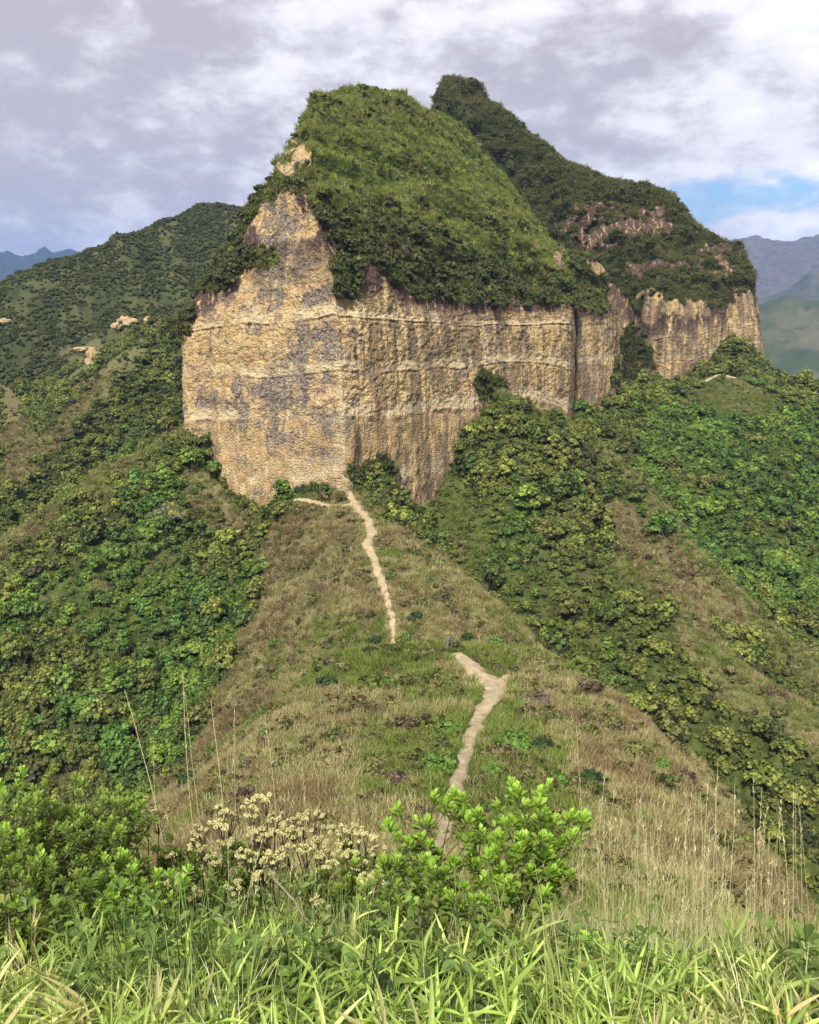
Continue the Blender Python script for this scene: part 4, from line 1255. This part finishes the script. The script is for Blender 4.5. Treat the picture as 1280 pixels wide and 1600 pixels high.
# ------------------------------------------------------------------ single bushes on the near hill
BUSH = [crown_mesh('bush_crown_%d' % i, M_BUSH, 700 + i, 60, 26, 0.11, flat=.75) for i in range(3)]
M_DARKB = leaf_mat('dark_bush_leaves', [(0.03, 0.065, 0.018), (0.045, 0.085, 0.022)], 0.5)
M_PURP = leaf_mat('faded_bush_leaves', [(0.13, 0.09, 0.07), (0.17, 0.125, 0.095)], 0.5)
DBUSH = crown_mesh('dark_bush_crown', M_DARKB, 720, 60, 26, 0.11, flat=.9)
PBUSH = crown_mesh('faded_bush_crown', M_PURP, 721, 60, 22, 0.11, flat=.6)
for (px_i, py_i, y0, y1, s, me, lab) in [
    (510, 1078, 30, 110, 1.15, DBUSH, 'dark green round bush alone on the pale slope left of the knoll'),
    (477, 1060, 40, 115, 0.7, DBUSH, 'small dark bush just left of the larger round bush'),
    (690, 1205, 15, 60, 0.95, BUSH[0], 'light green bush hugging the left edge of the lower trail'),
    (700, 1150, 15, 60, 0.8, BUSH[1], 'green bush above another at the left edge of the trail'),
    (615, 1075, 15, 75, 1.0, BUSH[2], 'yellow green bush on the knoll left of the post'),
    (800, 1175, 15, 60, 1.15, BUSH[1], 'broad bright green bush right of the lower trail'),
    (850, 1175, 15, 60, 0.8, DBUSH, 'dark bush joined to the right side of the broad bright bush'),
    (842, 1105, 20, 62, 1.25, PBUSH, 'brownish purple faded bush right of the trail fork'),
    (1030, 1205, 15, 60, 0.75, BUSH[0], 'bright green bush standing out on the dry right hand slope'),
    (925, 1225, 15, 60, 0.75, DBUSH, 'dark green bush on the dry slope below the broad bright bush'),
    (880, 1230, 15, 60, 0.8, BUSH[2], 'green bush between the trail shrubs and the dry slope'),
    (765, 1215, 15, 60, 0.6, BUSH[0], 'small green bush right of the narrow end of the trail'),
    (580, 1025, 60, 90, 0.9, DBUSH, 'dark bush at the left shoulder of the knoll'),
    (745, 1035, 40, 66, 0.4, PBUSH, 'low brown tuft bush at the head of the trail fork'),
    (775, 1045, 40, 66, 0.55, PBUSH, 'rusty bush in the notch of the trail fork'),
    (650, 968, 76, 120, 1.1, DBUSH, 'dark green bush right of the far trail on the saddle'),
    (300, 1232, 20, 110, 1.2, DBUSH, 'dark bush at the left foot of the dry slope'),
    (430, 1010, 70, 140, 1.1, BUSH[1], 'green bush on the left flank of the saddle'),
    (610, 905, 90, 140, 0.9, BUSH[0], 'green bush beside the middle of the far trail'),
    (588, 1004, 74, 100, 1.1, DBUSH, 'dark bush in the dip behind the knoll left of the far trail end'),
    (640, 1000, 74, 100, 0.9, BUSH[2], 'green bush in the dip just right of the far trail end'),
    (730, 1000, 70, 100, 1.0, DBUSH, 'dark bush in the dip behind the wooden post'),
    (775, 1008, 70, 100, 1.1, BUSH[0], 'green bush in the dip behind the trail fork'),
    (830, 1024, 66, 100, 1.2, DBUSH, 'dark bush on the right shoulder behind the knoll'),
    (600, 815, 110, 150, 1.5, BUSH[2], 'light green bush right of the trail below the cliff corner'),
]:
    X = ground_hit(px_i, py_i, y0, y1)
    e = bpy.data.objects.new('bush', None)
    COL.objects.link(e)
    e.location = (X[0], X[1], X[2] - 0.1 * s)
    e.scale = (s, s, s)
    e.rotation_euler = (0, 0, float(rng.uniform(0, 6)))
    e['label'], e['category'], e['group'] = lab, 'bush', 'single bushes on the near hill and saddle'
    link('crown', me, e)
    link('trunk', TRUNKS[0], e)

# bare shrub on the left slope
def bare_shrub(X, h, seed, lab):
    r = np.random.default_rng(seed)
    parts = []
    def grow(p, d, L, rad, depth):
        n = 5
        pts = [p]
        for _ in range(n):
            d = d + r.normal(0, 0.13, 3)
            d /= np.linalg.norm(d)
            p = p + d * L / n
            pts.append(p)
        v, f = tube(pts, np.linspace(rad, rad * 0.5, n + 1), 4)
        parts.append((v, f, .5))
        if depth:
            for _ in range(3):
                dd = d + r.normal(0, 0.5, 3)
                grow(p, dd / np.linalg.norm(dd), L * 0.62, rad * 0.55, depth - 1)
    for k in range(7):
        a = k * 0.9
        d = np.array([math.cos(a) * 0.7, math.sin(a) * 0.7, 0.9])
        grow(np.array([0, 0, -0.1 * h]), d / np.linalg.norm(d), h * 0.5, h * 0.02, 3)
    VV, FF, TT = join(parts)
    o = link('bare_shrub', mesh_from('bare_shrub', VV, FF, M_DEAD), label=lab, cat='bare shrub')
    o.location = X
X = ground_hit(262, 828, 120, 180)
bare_shrub((X[0], X[1], X[2] + 0.8), 4.6, 5, 'leafless grey shrub among green bushes left of the cliff foot')
X = ground_hit(625, 165, 180, 240, 40)
# little trees against the sky
for (cx, cy, YY, s, lab) in [(622, 163, 203, 1.5, 'small dark tree on the skyline at the right end of the cliff top'), (604, 160, 202, 1.1, 'tiny tree beside another on the cliff top skyline'),
                             (636, 168, 206, 1.0, 'low tree at the dip between cliff top and peak'), (507, 150, 190, 1.0, 'shrubby tree at the highest left end of the cliff top'),
                             (862, 232, 336, 1.5, 'small tree on the skyline right below the peak'), (838, 214, 340, 1.2, 'tiny skyline tree nearest the peak on its right ridge'), (882, 252, 331, 1.4, 'skyline tree lower on the ridge right of the peak')]:
    X = W(cx, cy, YY)
    e = bpy.data.objects.new('small_tree', None)
    COL.objects.link(e)
    e.location = (X[0], X[1], X[2] - 0.3)
    e.scale = (s, s, s * 1.25)
    e['label'], e['category'], e['group'] = lab, 'tree', 'small trees on the skyline'
    link('crown', CAPS[int(rng.integers(0, 4))], e)
    link('trunk', TRUNKS[1], e)

# weathered post on the knoll
X = ground_hit(699, 1019, 40, 66)
parts = []
a = np.linspace(0, 2 * np.pi, 8, endpoint=False)
prof = np.stack([np.cos(a) * 0.11 * (1 + .2 * np.sin(3 * a)), np.sin(a) * 0.09], 1)
lv = [-0.4, 0, .3, .6, .9, 1.12, 1.2]
Vp = []
for i, hh in enumerate(lv):
    s = 1 - 0.12 * hh + (0.03 if i % 2 else 0)
    Vp += [(p[0] * s + 0.03 * hh, p[1] * s, hh + (0.07 * math.sin(j * 1.7) if i == len(lv) - 1 else 0)) for j, p in enumerate(prof)]
Vp.append((0.03, 0, 1.17))
Fp = np.array([[i * 8 + j, i * 8 + (j + 1) % 8, (i + 1) * 8 + (j + 1) % 8, (i + 1) * 8 + j] for i in range(len(lv) - 1) for j in range(8)])
top = np.array([[48 + j, 48 + (j + 1) % 8, 56] for j in range(8)])
link('wooden_post', mesh_from('wooden_post', np.array(Vp), [Fp, top], M_POST, False), label='short weathered grey wooden post standing on the knoll beside the trail', cat='post', loc=(X[0], X[1], X[2]))

# ------------------------------------------------------------------ foreground plants
def gz(x, y):
    return float(height(np.array([x * 1.0]), np.array([y * 1.0]))[0])

def leaf_template(wmax, curve, seg=4, fold=0.12, peak=0.6):
    """leaf of unit length along +z, face to +y"""
    v, f = [], []
    for i in range(seg + 1):
        t = i / seg
        ww = wmax * (math.sin(math.pi * min(1, t ** (math.log(0.5) / math.log(peak)))) ** 0.8) * 0.5 + (0.006 if i in (0,) else 0)
        b = curve * t * t
        v += [(-ww, -b + fold * ww, t), (0, -b, t), (ww, -b + fold * ww, t)]
    for i in range(seg):
        a = i * 3
        f += [(a, a + 1, a + 4, a + 3), (a + 1, a + 2, a + 5, a + 4)]
    return np.array(v), np.array(f)

OBOV = leaf_template(0.46, 0.12, 4, 0.5, 0.66)
SMALL = leaf_template(0.42, 0.15, 3, 0.4, 0.55)
LANCE = leaf_template(0.13, 0.35, 5, 0.6, 0.35)

def frames(d, up_ref):
    """leaf frames: z along d, y (the face) as near up_ref as can be"""
    d = d / np.linalg.norm(d, axis=1, keepdims=True)
    x = np.cross(up_ref, d)
    x /= np.linalg.norm(x, axis=1, keepdims=True) + 1e-6
    y = np.cross(d, x)
    return np.stack([x, y, d], -1)

def branching(base, seed, nstem, h, spread, twigs, rad):
    """stems and twig tips of a shrub; returns tubes, tips (pos, dir, age)"""
    r = np.random.default_rng(seed)
    tubes, tips = [], []
    for i in range(nstem):
        a = 2 * math.pi * (i + r.uniform(0, .8)) / nstem
        q = r.uniform(0.25, 1.0) ** 0.7
        goal = np.array([math.cos(a) * spread[0] * q, math.sin(a) * spread[1] * q, h * r.uniform(0.72, 1.0) * (1 - 0.32 * q * q)])
        t = np.linspace(0, 1, 8)[:, None]
        b0 = np.array([math.cos(a), math.sin(a), 0]) * 0.05
        p = b0 * (1 - t) + goal * t + np.array([0, 0, 0.12 * h]) * np.sin(t * math.pi) + r.normal(0, 0.012, (8, 3)) * t
        p = p + base
        tubes.append(tube(p, np.linspace(rad, rad * 0.45, 8), 5))
        tips.append((p[-1], p[-1] - p[-2], 1.0))
        for k in range(twigs):
            u = r.uniform(0.42, 0.95)
            j = int(u * 7)
            s0 = p[j] + (p[j + 1] - p[j]) * (u * 7 - j)
            aa = r.uniform(0, 6.283)
            L = r.uniform(0.12, 0.30) * h * (1.15 - 0.4 * u)
            e = s0 + np.array([math.cos(aa) * 0.75, math.sin(aa) * 0.75, r.uniform(0.5, 1.1)]) * L
            mpt = (s0 + e) / 2 + np.array([math.cos(aa), math.sin(aa), -0.4]) * 0.12 * L
            tubes.append(tube([s0, mpt, e], [rad * 0.4, rad * 0.3, rad * 0.2], 4))
            tips.append((e, e - mpt, r.uniform(0.2, 1.0)))
    return tubes, tips

def leafy_shrub(name, base, seed, nstem, h, spread, twigs, rad, tmpl, lsize, nl, mat, stemmat, label, cat, up=0.9, opened=0.7, along=6):
    r = np.random.default_rng(seed + 1)
    tubes, tips = branching(np.zeros(3), seed, nstem, h, spread, twigs, rad)
    D, Pp, S, T = [], [], [], []
    zmax = max(t[0][2] for t in tips)
    for (p, d, age) in tips:
        d = d / np.linalg.norm(d)
        d = d * 0.6 + np.array([0, 0, 0.6])
        d /= np.linalg.norm(d)
        hgt = p[2] / zmax
        for ring in range(3):
            for k in range(nl):
                a = 2 * math.pi * (k + ring * 0.4 + r.uniform(-.15, .15)) / nl
                ax = np.cross(d, [1, 0, 0.01]); ax /= np.linalg.norm(ax)
                ay = np.cross(d, ax)
                o = ax * math.cos(a) + ay * math.sin(a)
                op = opened * (0.35 + 0.45 * ring) + r.normal(0, .12)
                D.append(d * up + o * op)
                Pp.append(p - d * lsize * 0.42 * ring + o * 0.004)
                S.append(lsize * r.uniform(0.7, 1.15) * (0.75 + 0.2 * ring))
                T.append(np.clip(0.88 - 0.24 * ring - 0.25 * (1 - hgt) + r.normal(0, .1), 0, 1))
        for k in range(along):
            q = p - d * lsize * r.uniform(1.2, 3.4)
            o = r.normal(size=3)
            o[2] = abs(o[2]) * 0.4
            D.append(o / np.linalg.norm(o) + d * 0.3)
            Pp.append(q)
            S.append(lsize * r.uniform(0.8, 1.1))
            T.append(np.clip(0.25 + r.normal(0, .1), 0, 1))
    D, Pp, S, T = np.array(D), np.array(Pp), np.array(S), np.array(T)
    Fm = frames(D, np.tile([0, 0, 1.0], (len(D), 1)) + r.normal(0, .25, D.shape))
    V, Fq = stamp(tmpl[0], tmpl[1], Fm, Pp, S)
    e = bpy.data.objects.new(name, None)
    COL.objects.link(e)
    e.location = base
    e['label'], e['category'] = label, cat
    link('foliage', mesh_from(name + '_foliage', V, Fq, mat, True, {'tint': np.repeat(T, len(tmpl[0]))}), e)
    VV, FF, _ = join([(v, f, .5) for v, f in tubes])
    link('stems', mesh_from(name + '_stems', VV, FF, stemmat), e)
    return e

def at(px, py, Y):
    X = W(px, py, Y)
    return np.array([X[0], Y, gz(X[0], Y)])

b = at(775, 1490, 4.0)
leafy_shrub('leafy_shrub', b, 31, 15, 1.25, (0.60, 0.44), 8, 0.009, OBOV, 0.060, 5, M_BRIGHT, M_STEM, 'bright green shrub with upright spoon shaped leaves right of centre in front', 'shrub')
b = at(130, 1480, 4.2)
leafy_shrub('leafy_shrub', b, 33, 15, 1.05, (0.50, 0.4), 13, 0.009, SMALL, 0.042, 5, M_HERB, M_STEM, 'dense small leaved dark green shrub in the left front corner', 'shrub', along=9)
b = at(-20, 1480, 3.9)
leafy_shrub('leafy_shrub', b, 35, 8, 1.0, (0.35, 0.3), 8, 0.008, SMALL, 0.045, 5, M_HERB, M_STEM, 'small leaved shrub cut by the left edge of the photo', 'shrub', along=8)
b = at(-12, 1350, 3.2)
leafy_shrub('tall_sprig', b, 37, 3, 1.25, (0.14, 0.10), 4, 0.005, OBOV, 0.045, 4, M_BRIGHT, M_STEM, 'tall pale green sprig reaching up at the left edge', 'sprig', along=2)
b = at(330, 1480, 4.4)
leafy_shrub('leafy_shrub', b, 39, 9, 0.72, (0.40, 0.3), 7, 0.006, SMALL, 0.045, 5, M_HERB, M_STEM, 'low green shrub under the cream flower heads', 'shrub', along=6)
b = at(560, 1480, 4.4)
leafy_shrub('leafy_shrub', b, 41, 9, 0.66, (0.45, 0.3), 7, 0.006, SMALL, 0.042, 5, M_HERB, M_STEM, 'low leafy shrub between the cream flowers and the bright shrub', 'shrub', along=6)
b = at(940, 1480, 3.9)
leafy_shrub('leafy_shrub', b, 43, 6, 0.42, (0.22, 0.2), 5, 0.005, OBOV, 0.05, 5, M_BRIGHT, M_STEM, 'little bright shrub at the right foot of the big bright shrub', 'shrub', along=4)

b = at(215, 1500, 3.7)
leafy_shrub('leafy_shrub', b, 45, 8, 0.62, (0.34, 0.25), 8, 0.005, SMALL, 0.04, 5, M_BRIGHT, M_STEM, 'yellow green shrub low in front of the dark left shrub', 'shrub', along=6)
b = at(50, 1500, 3.5)
leafy_shrub('leafy_shrub', b, 47, 8, 0.60, (0.36, 0.25), 8, 0.005, SMALL, 0.038, 5, M_HERB, M_STEM, 'low twiggy shrub nearest the lower left corner', 'shrub', along=6)
b = at(650, 1490, 3.8)
leafy_shrub('leafy_shrub', b, 49, 7, 0.66, (0.30, 0.22), 7, 0.005, OBOV, 0.042, 5, M_HERB, M_STEM, 'dull green shrub touching the left side of the big bright shrub', 'shrub', along=6)

# cream flowered plants
def flower_plant(base, seed, heads, label):
    """heads: targets (px, py, Y) for every corymb"""
    r = np.random.default_rng(seed)
    e = bpy.data.objects.new('flowering_plant', None)
    COL.objects.link(e)
    e.location = base
    e['label'], e['category'], e['group'] = label, 'flowering plant', 'cream flowered plants in front of the slope'
    stems = []
    leaves_p, leaves_d = [], []
    oc = np.array([[1, 0, 0], [-1, 0, 0], [0, 1, 0], [0, -1, 0], [0, 0, 1], [0, 0, -1]], float)
    of = np.array([[0, 2, 4], [2, 1, 4], [1, 3, 4], [3, 0, 4], [2, 0, 5], [1, 2, 5], [3, 1, 5], [0, 3, 5]])
    for hd in heads:
        tip = np.array(W(*hd)) - base
        t = np.linspace(0, 1, 8)[:, None]
        st = np.array([r.normal(0, .05), r.normal(0, .05), 0])
        bend = np.array([tip[0] * 0.15, 0, 0]) * np.sin(t * math.pi)
        p = st * (1 - t) + tip * t - bend + r.normal(0, .006, (8, 3)) * t
        stems.append(tube(p, np.linspace(0.006, 0.0025, 8), 5))
        for k in range(5):
            j = r.integers(2, 7)
            a = r.uniform(0, 6.28)
            leaves_p.append(p[j])
            leaves_d.append([math.cos(a), math.sin(a), 0.5])
        pts, sz = [], []
        for k in range(int(r.integers(7, 11))):
            a, q = r.uniform(0, 6.28), r.uniform(0.1, 1) ** .5
            sub = tip + np.array([math.cos(a) * 0.058 * q, math.sin(a) * 0.05 * q, 0.022 * (1 - q * q) + r.uniform(-.012, .012)])
            stems.append(tube([p[-2], (p[-2] + sub) / 2 + [0, 0, -.008], sub], [.002, .0016, .0012], 4))
            n = 18
            d = r.normal(size=(n, 3))
            d[:, 2] = np.abs(d[:, 2])
            d /= np.linalg.norm(d, axis=1, keepdims=True)
            pts.append(sub + d * 0.013)
            sz.append(r.uniform(0.0045, 0.0085, n))
        pts, sz = np.concatenate(pts), np.concatenate(sz)
        V, Fq = stamp(oc, of, rot_align(r.normal(size=pts.shape), r), pts, sz)
        T = np.repeat(np.clip(r.normal(.62, .25, len(pts)), 0, 1), 6)
        link('flower_head', mesh_from('flower_head', V, Fq, M_CREAM, True, {'tint': T}), e)
    VV, FF, _ = join([(v, f, .5) for v, f in stems])
    link('stems', mesh_from('flower_stems', VV, FF, M_STEM), e)
    lp, ld = np.array(leaves_p), np.array(leaves_d)
    V, Fq = stamp(SMALL[0], SMALL[1], frames(ld, np.tile([0, 0, 1.0], (len(ld), 1)) + r.normal(0, .3, ld.shape)), lp, r.uniform(.03, .055, len(lp)))
    link('foliage', mesh_from('flower_foliage', V, Fq, M_HERB, True, {'tint': np.repeat(r.uniform(.3, .8, len(lp)), len(SMALL[0]))}), e)

flower_plant(at(350, 1460, 4.5), 51, [(312, 1300, 4.4), (262, 1340, 4.4), (352, 1320, 4.4), (300, 1400, 4.1), (228, 1392, 4.2), (306, 1322, 4.4), (348, 1268, 4.5), (340, 1292, 4.4), (362, 1282, 4.6), (335, 1346, 4.3), (282, 1372, 4.3), (270, 1385, 4.2)], 'cream flowered plant leftmost of the flowering clump')
flower_plant(at(420, 1460, 4.5), 53, [(398, 1252, 4.6), (388, 1270, 4.5), (448, 1300, 4.5), (410, 1372, 4.2), (395, 1310, 4.5), (415, 1248, 4.6), (402, 1298, 4.5), (432, 1278, 4.6), (380, 1338, 4.3), (405, 1344, 4.4), (428, 1340, 4.3), (365, 1388, 4.2), (420, 1306, 4.5)], 'tallest cream flowered plant in the middle of the flowering clump')
flower_plant(at(490, 1460, 4.5), 55, [(470, 1280, 4.6), (452, 1290, 4.5), (520, 1356, 4.3), (500, 1296, 4.6), (490, 1276, 4.6), (462, 1305, 4.5), (478, 1330, 4.4), (500, 1318, 4.5), (448, 1332, 4.4), (508, 1338, 4.4), (492, 1410, 4.2)], 'cream flowered plant right of the tallest one')
flower_plant(at(560, 1460, 4.5), 57, [(548, 1296, 4.6), (575, 1312, 4.5), (568, 1376, 4.3), (535, 1322, 4.5), (560, 1302, 4.6), (530, 1300, 4.5), (562, 1352, 4.4), (590, 1330, 4.5), (603, 1352, 4.4), (548, 1340, 4.4), (590, 1372, 4.3)], 'cream flowered plant at the right end of the flowering clump')
flower_plant(at(240, 1460, 4.5), 59, [(232, 1272, 4.6), (245, 1280, 4.6), (120, 1290, 4.5), (8, 1330, 4.4)], 'sparse cream flowered plant rising out of the left shrub')

# tall dry stalks
def stalk(name, foot, tip, rad, seed, label, grp):
    r = np.random.default_rng(seed)
    t = np.linspace(0, 1, 12)[:, None]
    d = np.array(tip) - foot
    side = np.array([r.normal(0, .05), r.normal(0, .05), 0])
    p = d * t + side * np.sin(t * math.pi) + r.normal(0, .002, (12, 3)) * t
    v, f = tube(p, np.linspace(rad, rad * 0.35, 12), 5)
    parts = [(v, f, .5)]
    # a few spikelets of the seed head
    n = 14
    u = r.uniform(0.72, 1.0, n)
    q = np.array([p[min(10, int(a * 11))] + (p[min(11, int(a * 11) + 1)] - p[min(10, int(a * 11))]) * (a * 11 - int(a * 11)) for a in u])
    dd = np.tile(d / np.linalg.norm(d), (n, 1)) + r.normal(0, .22, (n, 3))
    V2, F2 = stamp(LANCE[0], LANCE[1], frames(dd, r.normal(size=(n, 3))), q, r.uniform(.015, .04, n))
    parts.append((V2, F2, .7))
    VV, FF, TT = join(parts)
    link(name, mesh_from(name, VV, FF, M_STRAW, True, {'tint': TT}), label=label, cat='grass stalk', group=grp, loc=foot)

named = [((195, 1078), (262, 1290), 5.0, .0050, 'leaning dry stalk farthest left of the tall ones'), ((240, 1150), (258, 1290), 5.2, .0030, 'short thin dry stalk between two taller ones'),
         ((286, 1056), (322, 1290), 5.0, .0045, 'tallest dry stalk of the close pair left of centre'), ((289, 1085), (330, 1290), 5.3, .0038, 'slightly lower stalk of the close pair'),
         ((329, 1092), (348, 1290), 5.0, .0045, 'upright dry stalk right of the close pair'), ((366, 1112), (372, 1290), 5.6, .0024, 'faint upright stalk in front of the brown slope'),
         ((414, 1118), (412, 1290), 5.6, .0026, 'thin stalk over the flower heads'), ((472, 1200), (482, 1320), 5.2, .0028, 'short stalk leaning over the right flower heads'),
         ((556, 1235), (575, 1400), 5.0, .0028, 'stalk rising right of the flowering clump'), ((900, 1130), (912, 1420), 5.4, .0034, 'tall dry stalk right of the bright shrub'),
         ((1122, 1188), (1118, 1450), 5.0, .0036, 'straight tall stalk over the dry right slope'), ((1240, 1240), (1250, 1450), 5.0, .0032, 'rightmost tall stalk beside the valley edge'),
         ((948, 1190), (955, 1420), 5.3, .0026, 'thin stalk second right of the bright shrub'), ((995, 1230), (1010, 1430), 5.3, .0028, 'arched stalk low on the dry slope'),
         ((1018, 1225), (1060, 1400), 5.4, .0024, 'slanting stalk leaning left across the dry slope'), ((668, 1255), (640, 1340), 4.9, .0028, 'pale stalk slanting beside the bright shrub')]
for i, (tp, ft, YY, rad, lab) in enumerate(named):
    f2 = at(ft[0], ft[1], YY)
    stalk('grass_stalk', f2, W(tp[0], tp[1], YY), rad, 800 + i, lab, 'tall dry grass stalks')
for i in range(120):
    right = i < 85
    fx = rng.uniform(930, 1290) if right else rng.uniform(300, 640)
    YY = rng.uniform(3.9, 5.8)
    tx = fx + rng.normal(0, 28)
    ty = rng.uniform(1215, 1400) if right else rng.uniform(1260, 1380)
    f2 = at(fx, 1450, YY)
    stalk('grass_stalk', f2, W(tx, ty, YY), rng.uniform(.0016, .0032), 900 + i,
          'fine pale grass stalk in the thicket at the front right' if right else 'fine pale grass stalk among the flowering plants', 'fine stalks at the right' if right else 'fine stalks among the flowers')

# broad leaved grass across the front
def broad_tuft(name, seed, n, L, wscale=1.0):
    r = np.random.default_rng(seed)
    parts = []
    culms = []
    for k in range(5):
        a = r.uniform(0, 6.28)
        top = np.array([math.cos(a) * 0.14, math.sin(a) * 0.14, r.uniform(.22, .42)])
        b0 = np.array([math.cos(a), math.sin(a), 0]) * r.uniform(0, .08)
        t = np.linspace(0, 1, 6)[:, None]
        p = b0 * (1 - t) + top * t
        culms.append(p)
        v, f = tube(p, np.linspace(.003, .0015, 6), 4)
        parts.append((v, f, .35))
    D, Pp, S, T = [], [], [], []
    for i in range(n):
        p = culms[i % 5]
        u = r.uniform(0.25, 1)
        q = p[min(5, int(u * 5))]
        a = r.uniform(0, 6.28)
        D.append([math.cos(a) * r.uniform(.5, 1.2), math.sin(a) * r.uniform(.5, 1.2), r.uniform(.5, 1.5)])
        Pp.append(q)
        S.append(L * r.uniform(.6, 1.2))
        T.append(np.clip(r.normal(.5, .22), 0, 1))
    D, Pp, S = np.array(D), np.array(Pp), np.array(S)
    V, Fq = stamp(LANCE[0] * [wscale, 1, 1], LANCE[1], frames(D, np.tile([0, 0, 1.0], (n, 1)) + r.normal(0, .35, D.shape)), Pp, S)
    parts.append((V, Fq, np.repeat(T, len(LANCE[0]))))
    VV, FF, TT = join(parts)
    return mesh_from(name, VV, FF, M_BLADE, True, {'tint': TT})
BT = [broad_tuft('broad_tuft_%d' % i, 1000 + i, 36, 0.155, 0.72) for i in range(6)]
WT = [tuft_mesh('wiry_tuft_%d' % i, M_WIRE, 1010 + i, 46, 0.55, 0.12, 0.006, 0.5, 4, 0.4) for i in range(4)]
ST = [tuft_mesh('straw_tuft_%d' % i, M_STRAW, 1020 + i, 30, 0.42, 0.12, 0.006, 0.7, 4, 0.5) for i in range(3)]
n = 2700
x, y = rng.uniform(-3.2, 3.2, n), rng.uniform(1.6, 4.6, n)
P = np.stack([x, y, height(x, y)], 1)
kk = rng.uniform(size=n) < np.where(y < 3.5, 0.95, 0.42) * np.clip(0.75 + 1.1 * noise2(x / .55, y / .55, 55), 0.12, 1)
P = P[kk]
hs_ = rng.uniform(.5, 1.2, len(P)) * np.where(P[:, 1] < 3.2, .9, .8)
scatter('broad_grass', P, rots(len(P), .2), hs_, rng.integers(0, 6, len(P)), BT, 'bright green broad bladed grass filling the front of the picture', 'grass')
n = 2600
x, y = rng.uniform(-4, 4, n), rng.uniform(1.5, 7.5, n)
_k = rng.uniform(size=n) < np.where((x > 0.8) & (y > 3.8), 0.22, 1.0) * np.where(y < 3.1, 0.22, np.where(y < 5, 0.5, 0.8))
x, y = x[_k], y[_k]
n = len(x)
P = np.stack([x, y, height(x, y)], 1)
scatter('wiry_grass', P, rots(len(P), .15), rng.uniform(.5, 1.15, n), rng.integers(0, 7, n), WT + ST, 'thin wiry green and straw grass behind the broad grass', 'grass')

# leafy weeds between the grasses
def weed(name, seed, n, L, tm, mat):
    r = np.random.default_rng(seed)
    parts, D, Pp = [], [], []
    for k in range(7):
        a = r.uniform(0, 6.28)
        top = np.array([math.cos(a) * 0.16, math.sin(a) * 0.16, r.uniform(.16, .40)])
        t = np.linspace(0, 1, 6)[:, None]
        p = top * t + r.normal(0, .008, (6, 3))
        v, f = tube(p, np.linspace(.003, .0012, 6), 4)
        parts.append((v, f, .1))
        for q in range(n):
            u = r.uniform(0.2, 1)
            aa = r.uniform(0, 6.28)
            D.append([math.cos(aa), math.sin(aa), r.uniform(.1, 1.0)])
            Pp.append(p[min(5, int(u * 5.99))])
    D, Pp = np.array(D), np.array(Pp)
    V, Fq = stamp(tm[0], tm[1], frames(D, np.tile([0, 0, 1.0], (len(D), 1)) + r.normal(0, .3, D.shape)), Pp, L * r.uniform(.6, 1.2, len(D)))
    parts.append((V, Fq, np.repeat(np.clip(r.normal(.45, .25, len(D)), 0, 1), len(tm[0]))))
    VV, FF, TT = join(parts)
    return mesh_from(name, VV, FF, mat, True, {'tint': TT})
M_WEED = leaf_mat('weed_leaves', [(0.10, 0.17, 0.035), (0.17, 0.25, 0.05), (0.075, 0.13, 0.03), (0.21, 0.22, 0.06), (0.20, 0.13, 0.07)], 0.6, tint_amt=0.6, rough=0.5)
WD = [weed('weed_%d' % i, 1040 + i, 12, .045 + .012 * (i % 3), SMALL if i % 2 else OBOV, M_WEED) for i in range(5)]
n = 900
x, y = rng.uniform(-3.6, 3.2, n), rng.uniform(2.3, 6.0, n)
ok = (y < 4.9 - 0.35 * (x + 1)) | (x < 0.3)
x, y = x[ok], y[ok]
P = np.stack([x, y, height(x, y)], 1)
scatter('weeds', P, rots(len(P), .25), rng.uniform(.6, 1.3, len(P)), rng.integers(0, 5, len(P)), WD, 'small leafy weeds tangled between the front grasses and shrubs', 'weeds')

# broken twigs lying in the grass
def twig(px, py, Y, ln, ang, seed, label):
    X = at(px, py, Y)
    r = np.random.default_rng(seed)
    t = np.linspace(0, 1, 7)[:, None]
    d = np.array([math.cos(ang) * ln, -0.15 * ln, math.sin(ang) * ln])
    top = np.array(W(px, py, Y))
    p = (top - X) + d * (t - .5) + r.normal(0, .012, (7, 3))
    v, f = tube(p, np.linspace(.006, .003, 7), 5)
    v2, f2 = tube([p[3], p[3] + [0.05, .02, .08], p[3] + [.12, .03, .11]], [.004, .003, .0015], 4)
    VV, FF, _ = join([(v, f, .5), (v2, f2, .5)])
    link('twig', mesh_from('twig', VV, FF, M_DEAD), label=label, cat='twig', group='dead twigs among the front plants', loc=X)
twig(460, 1410, 4.0, .45, -0.9, 1, 'pale dead twig slanting down under the flower heads')
twig(350, 1435, 3.9, .35, -0.4, 2, 'pale dead twig lying across the low shrub')
twig(860, 1440, 3.7, .4, -0.6, 3, 'bare twig below the bright shrub')
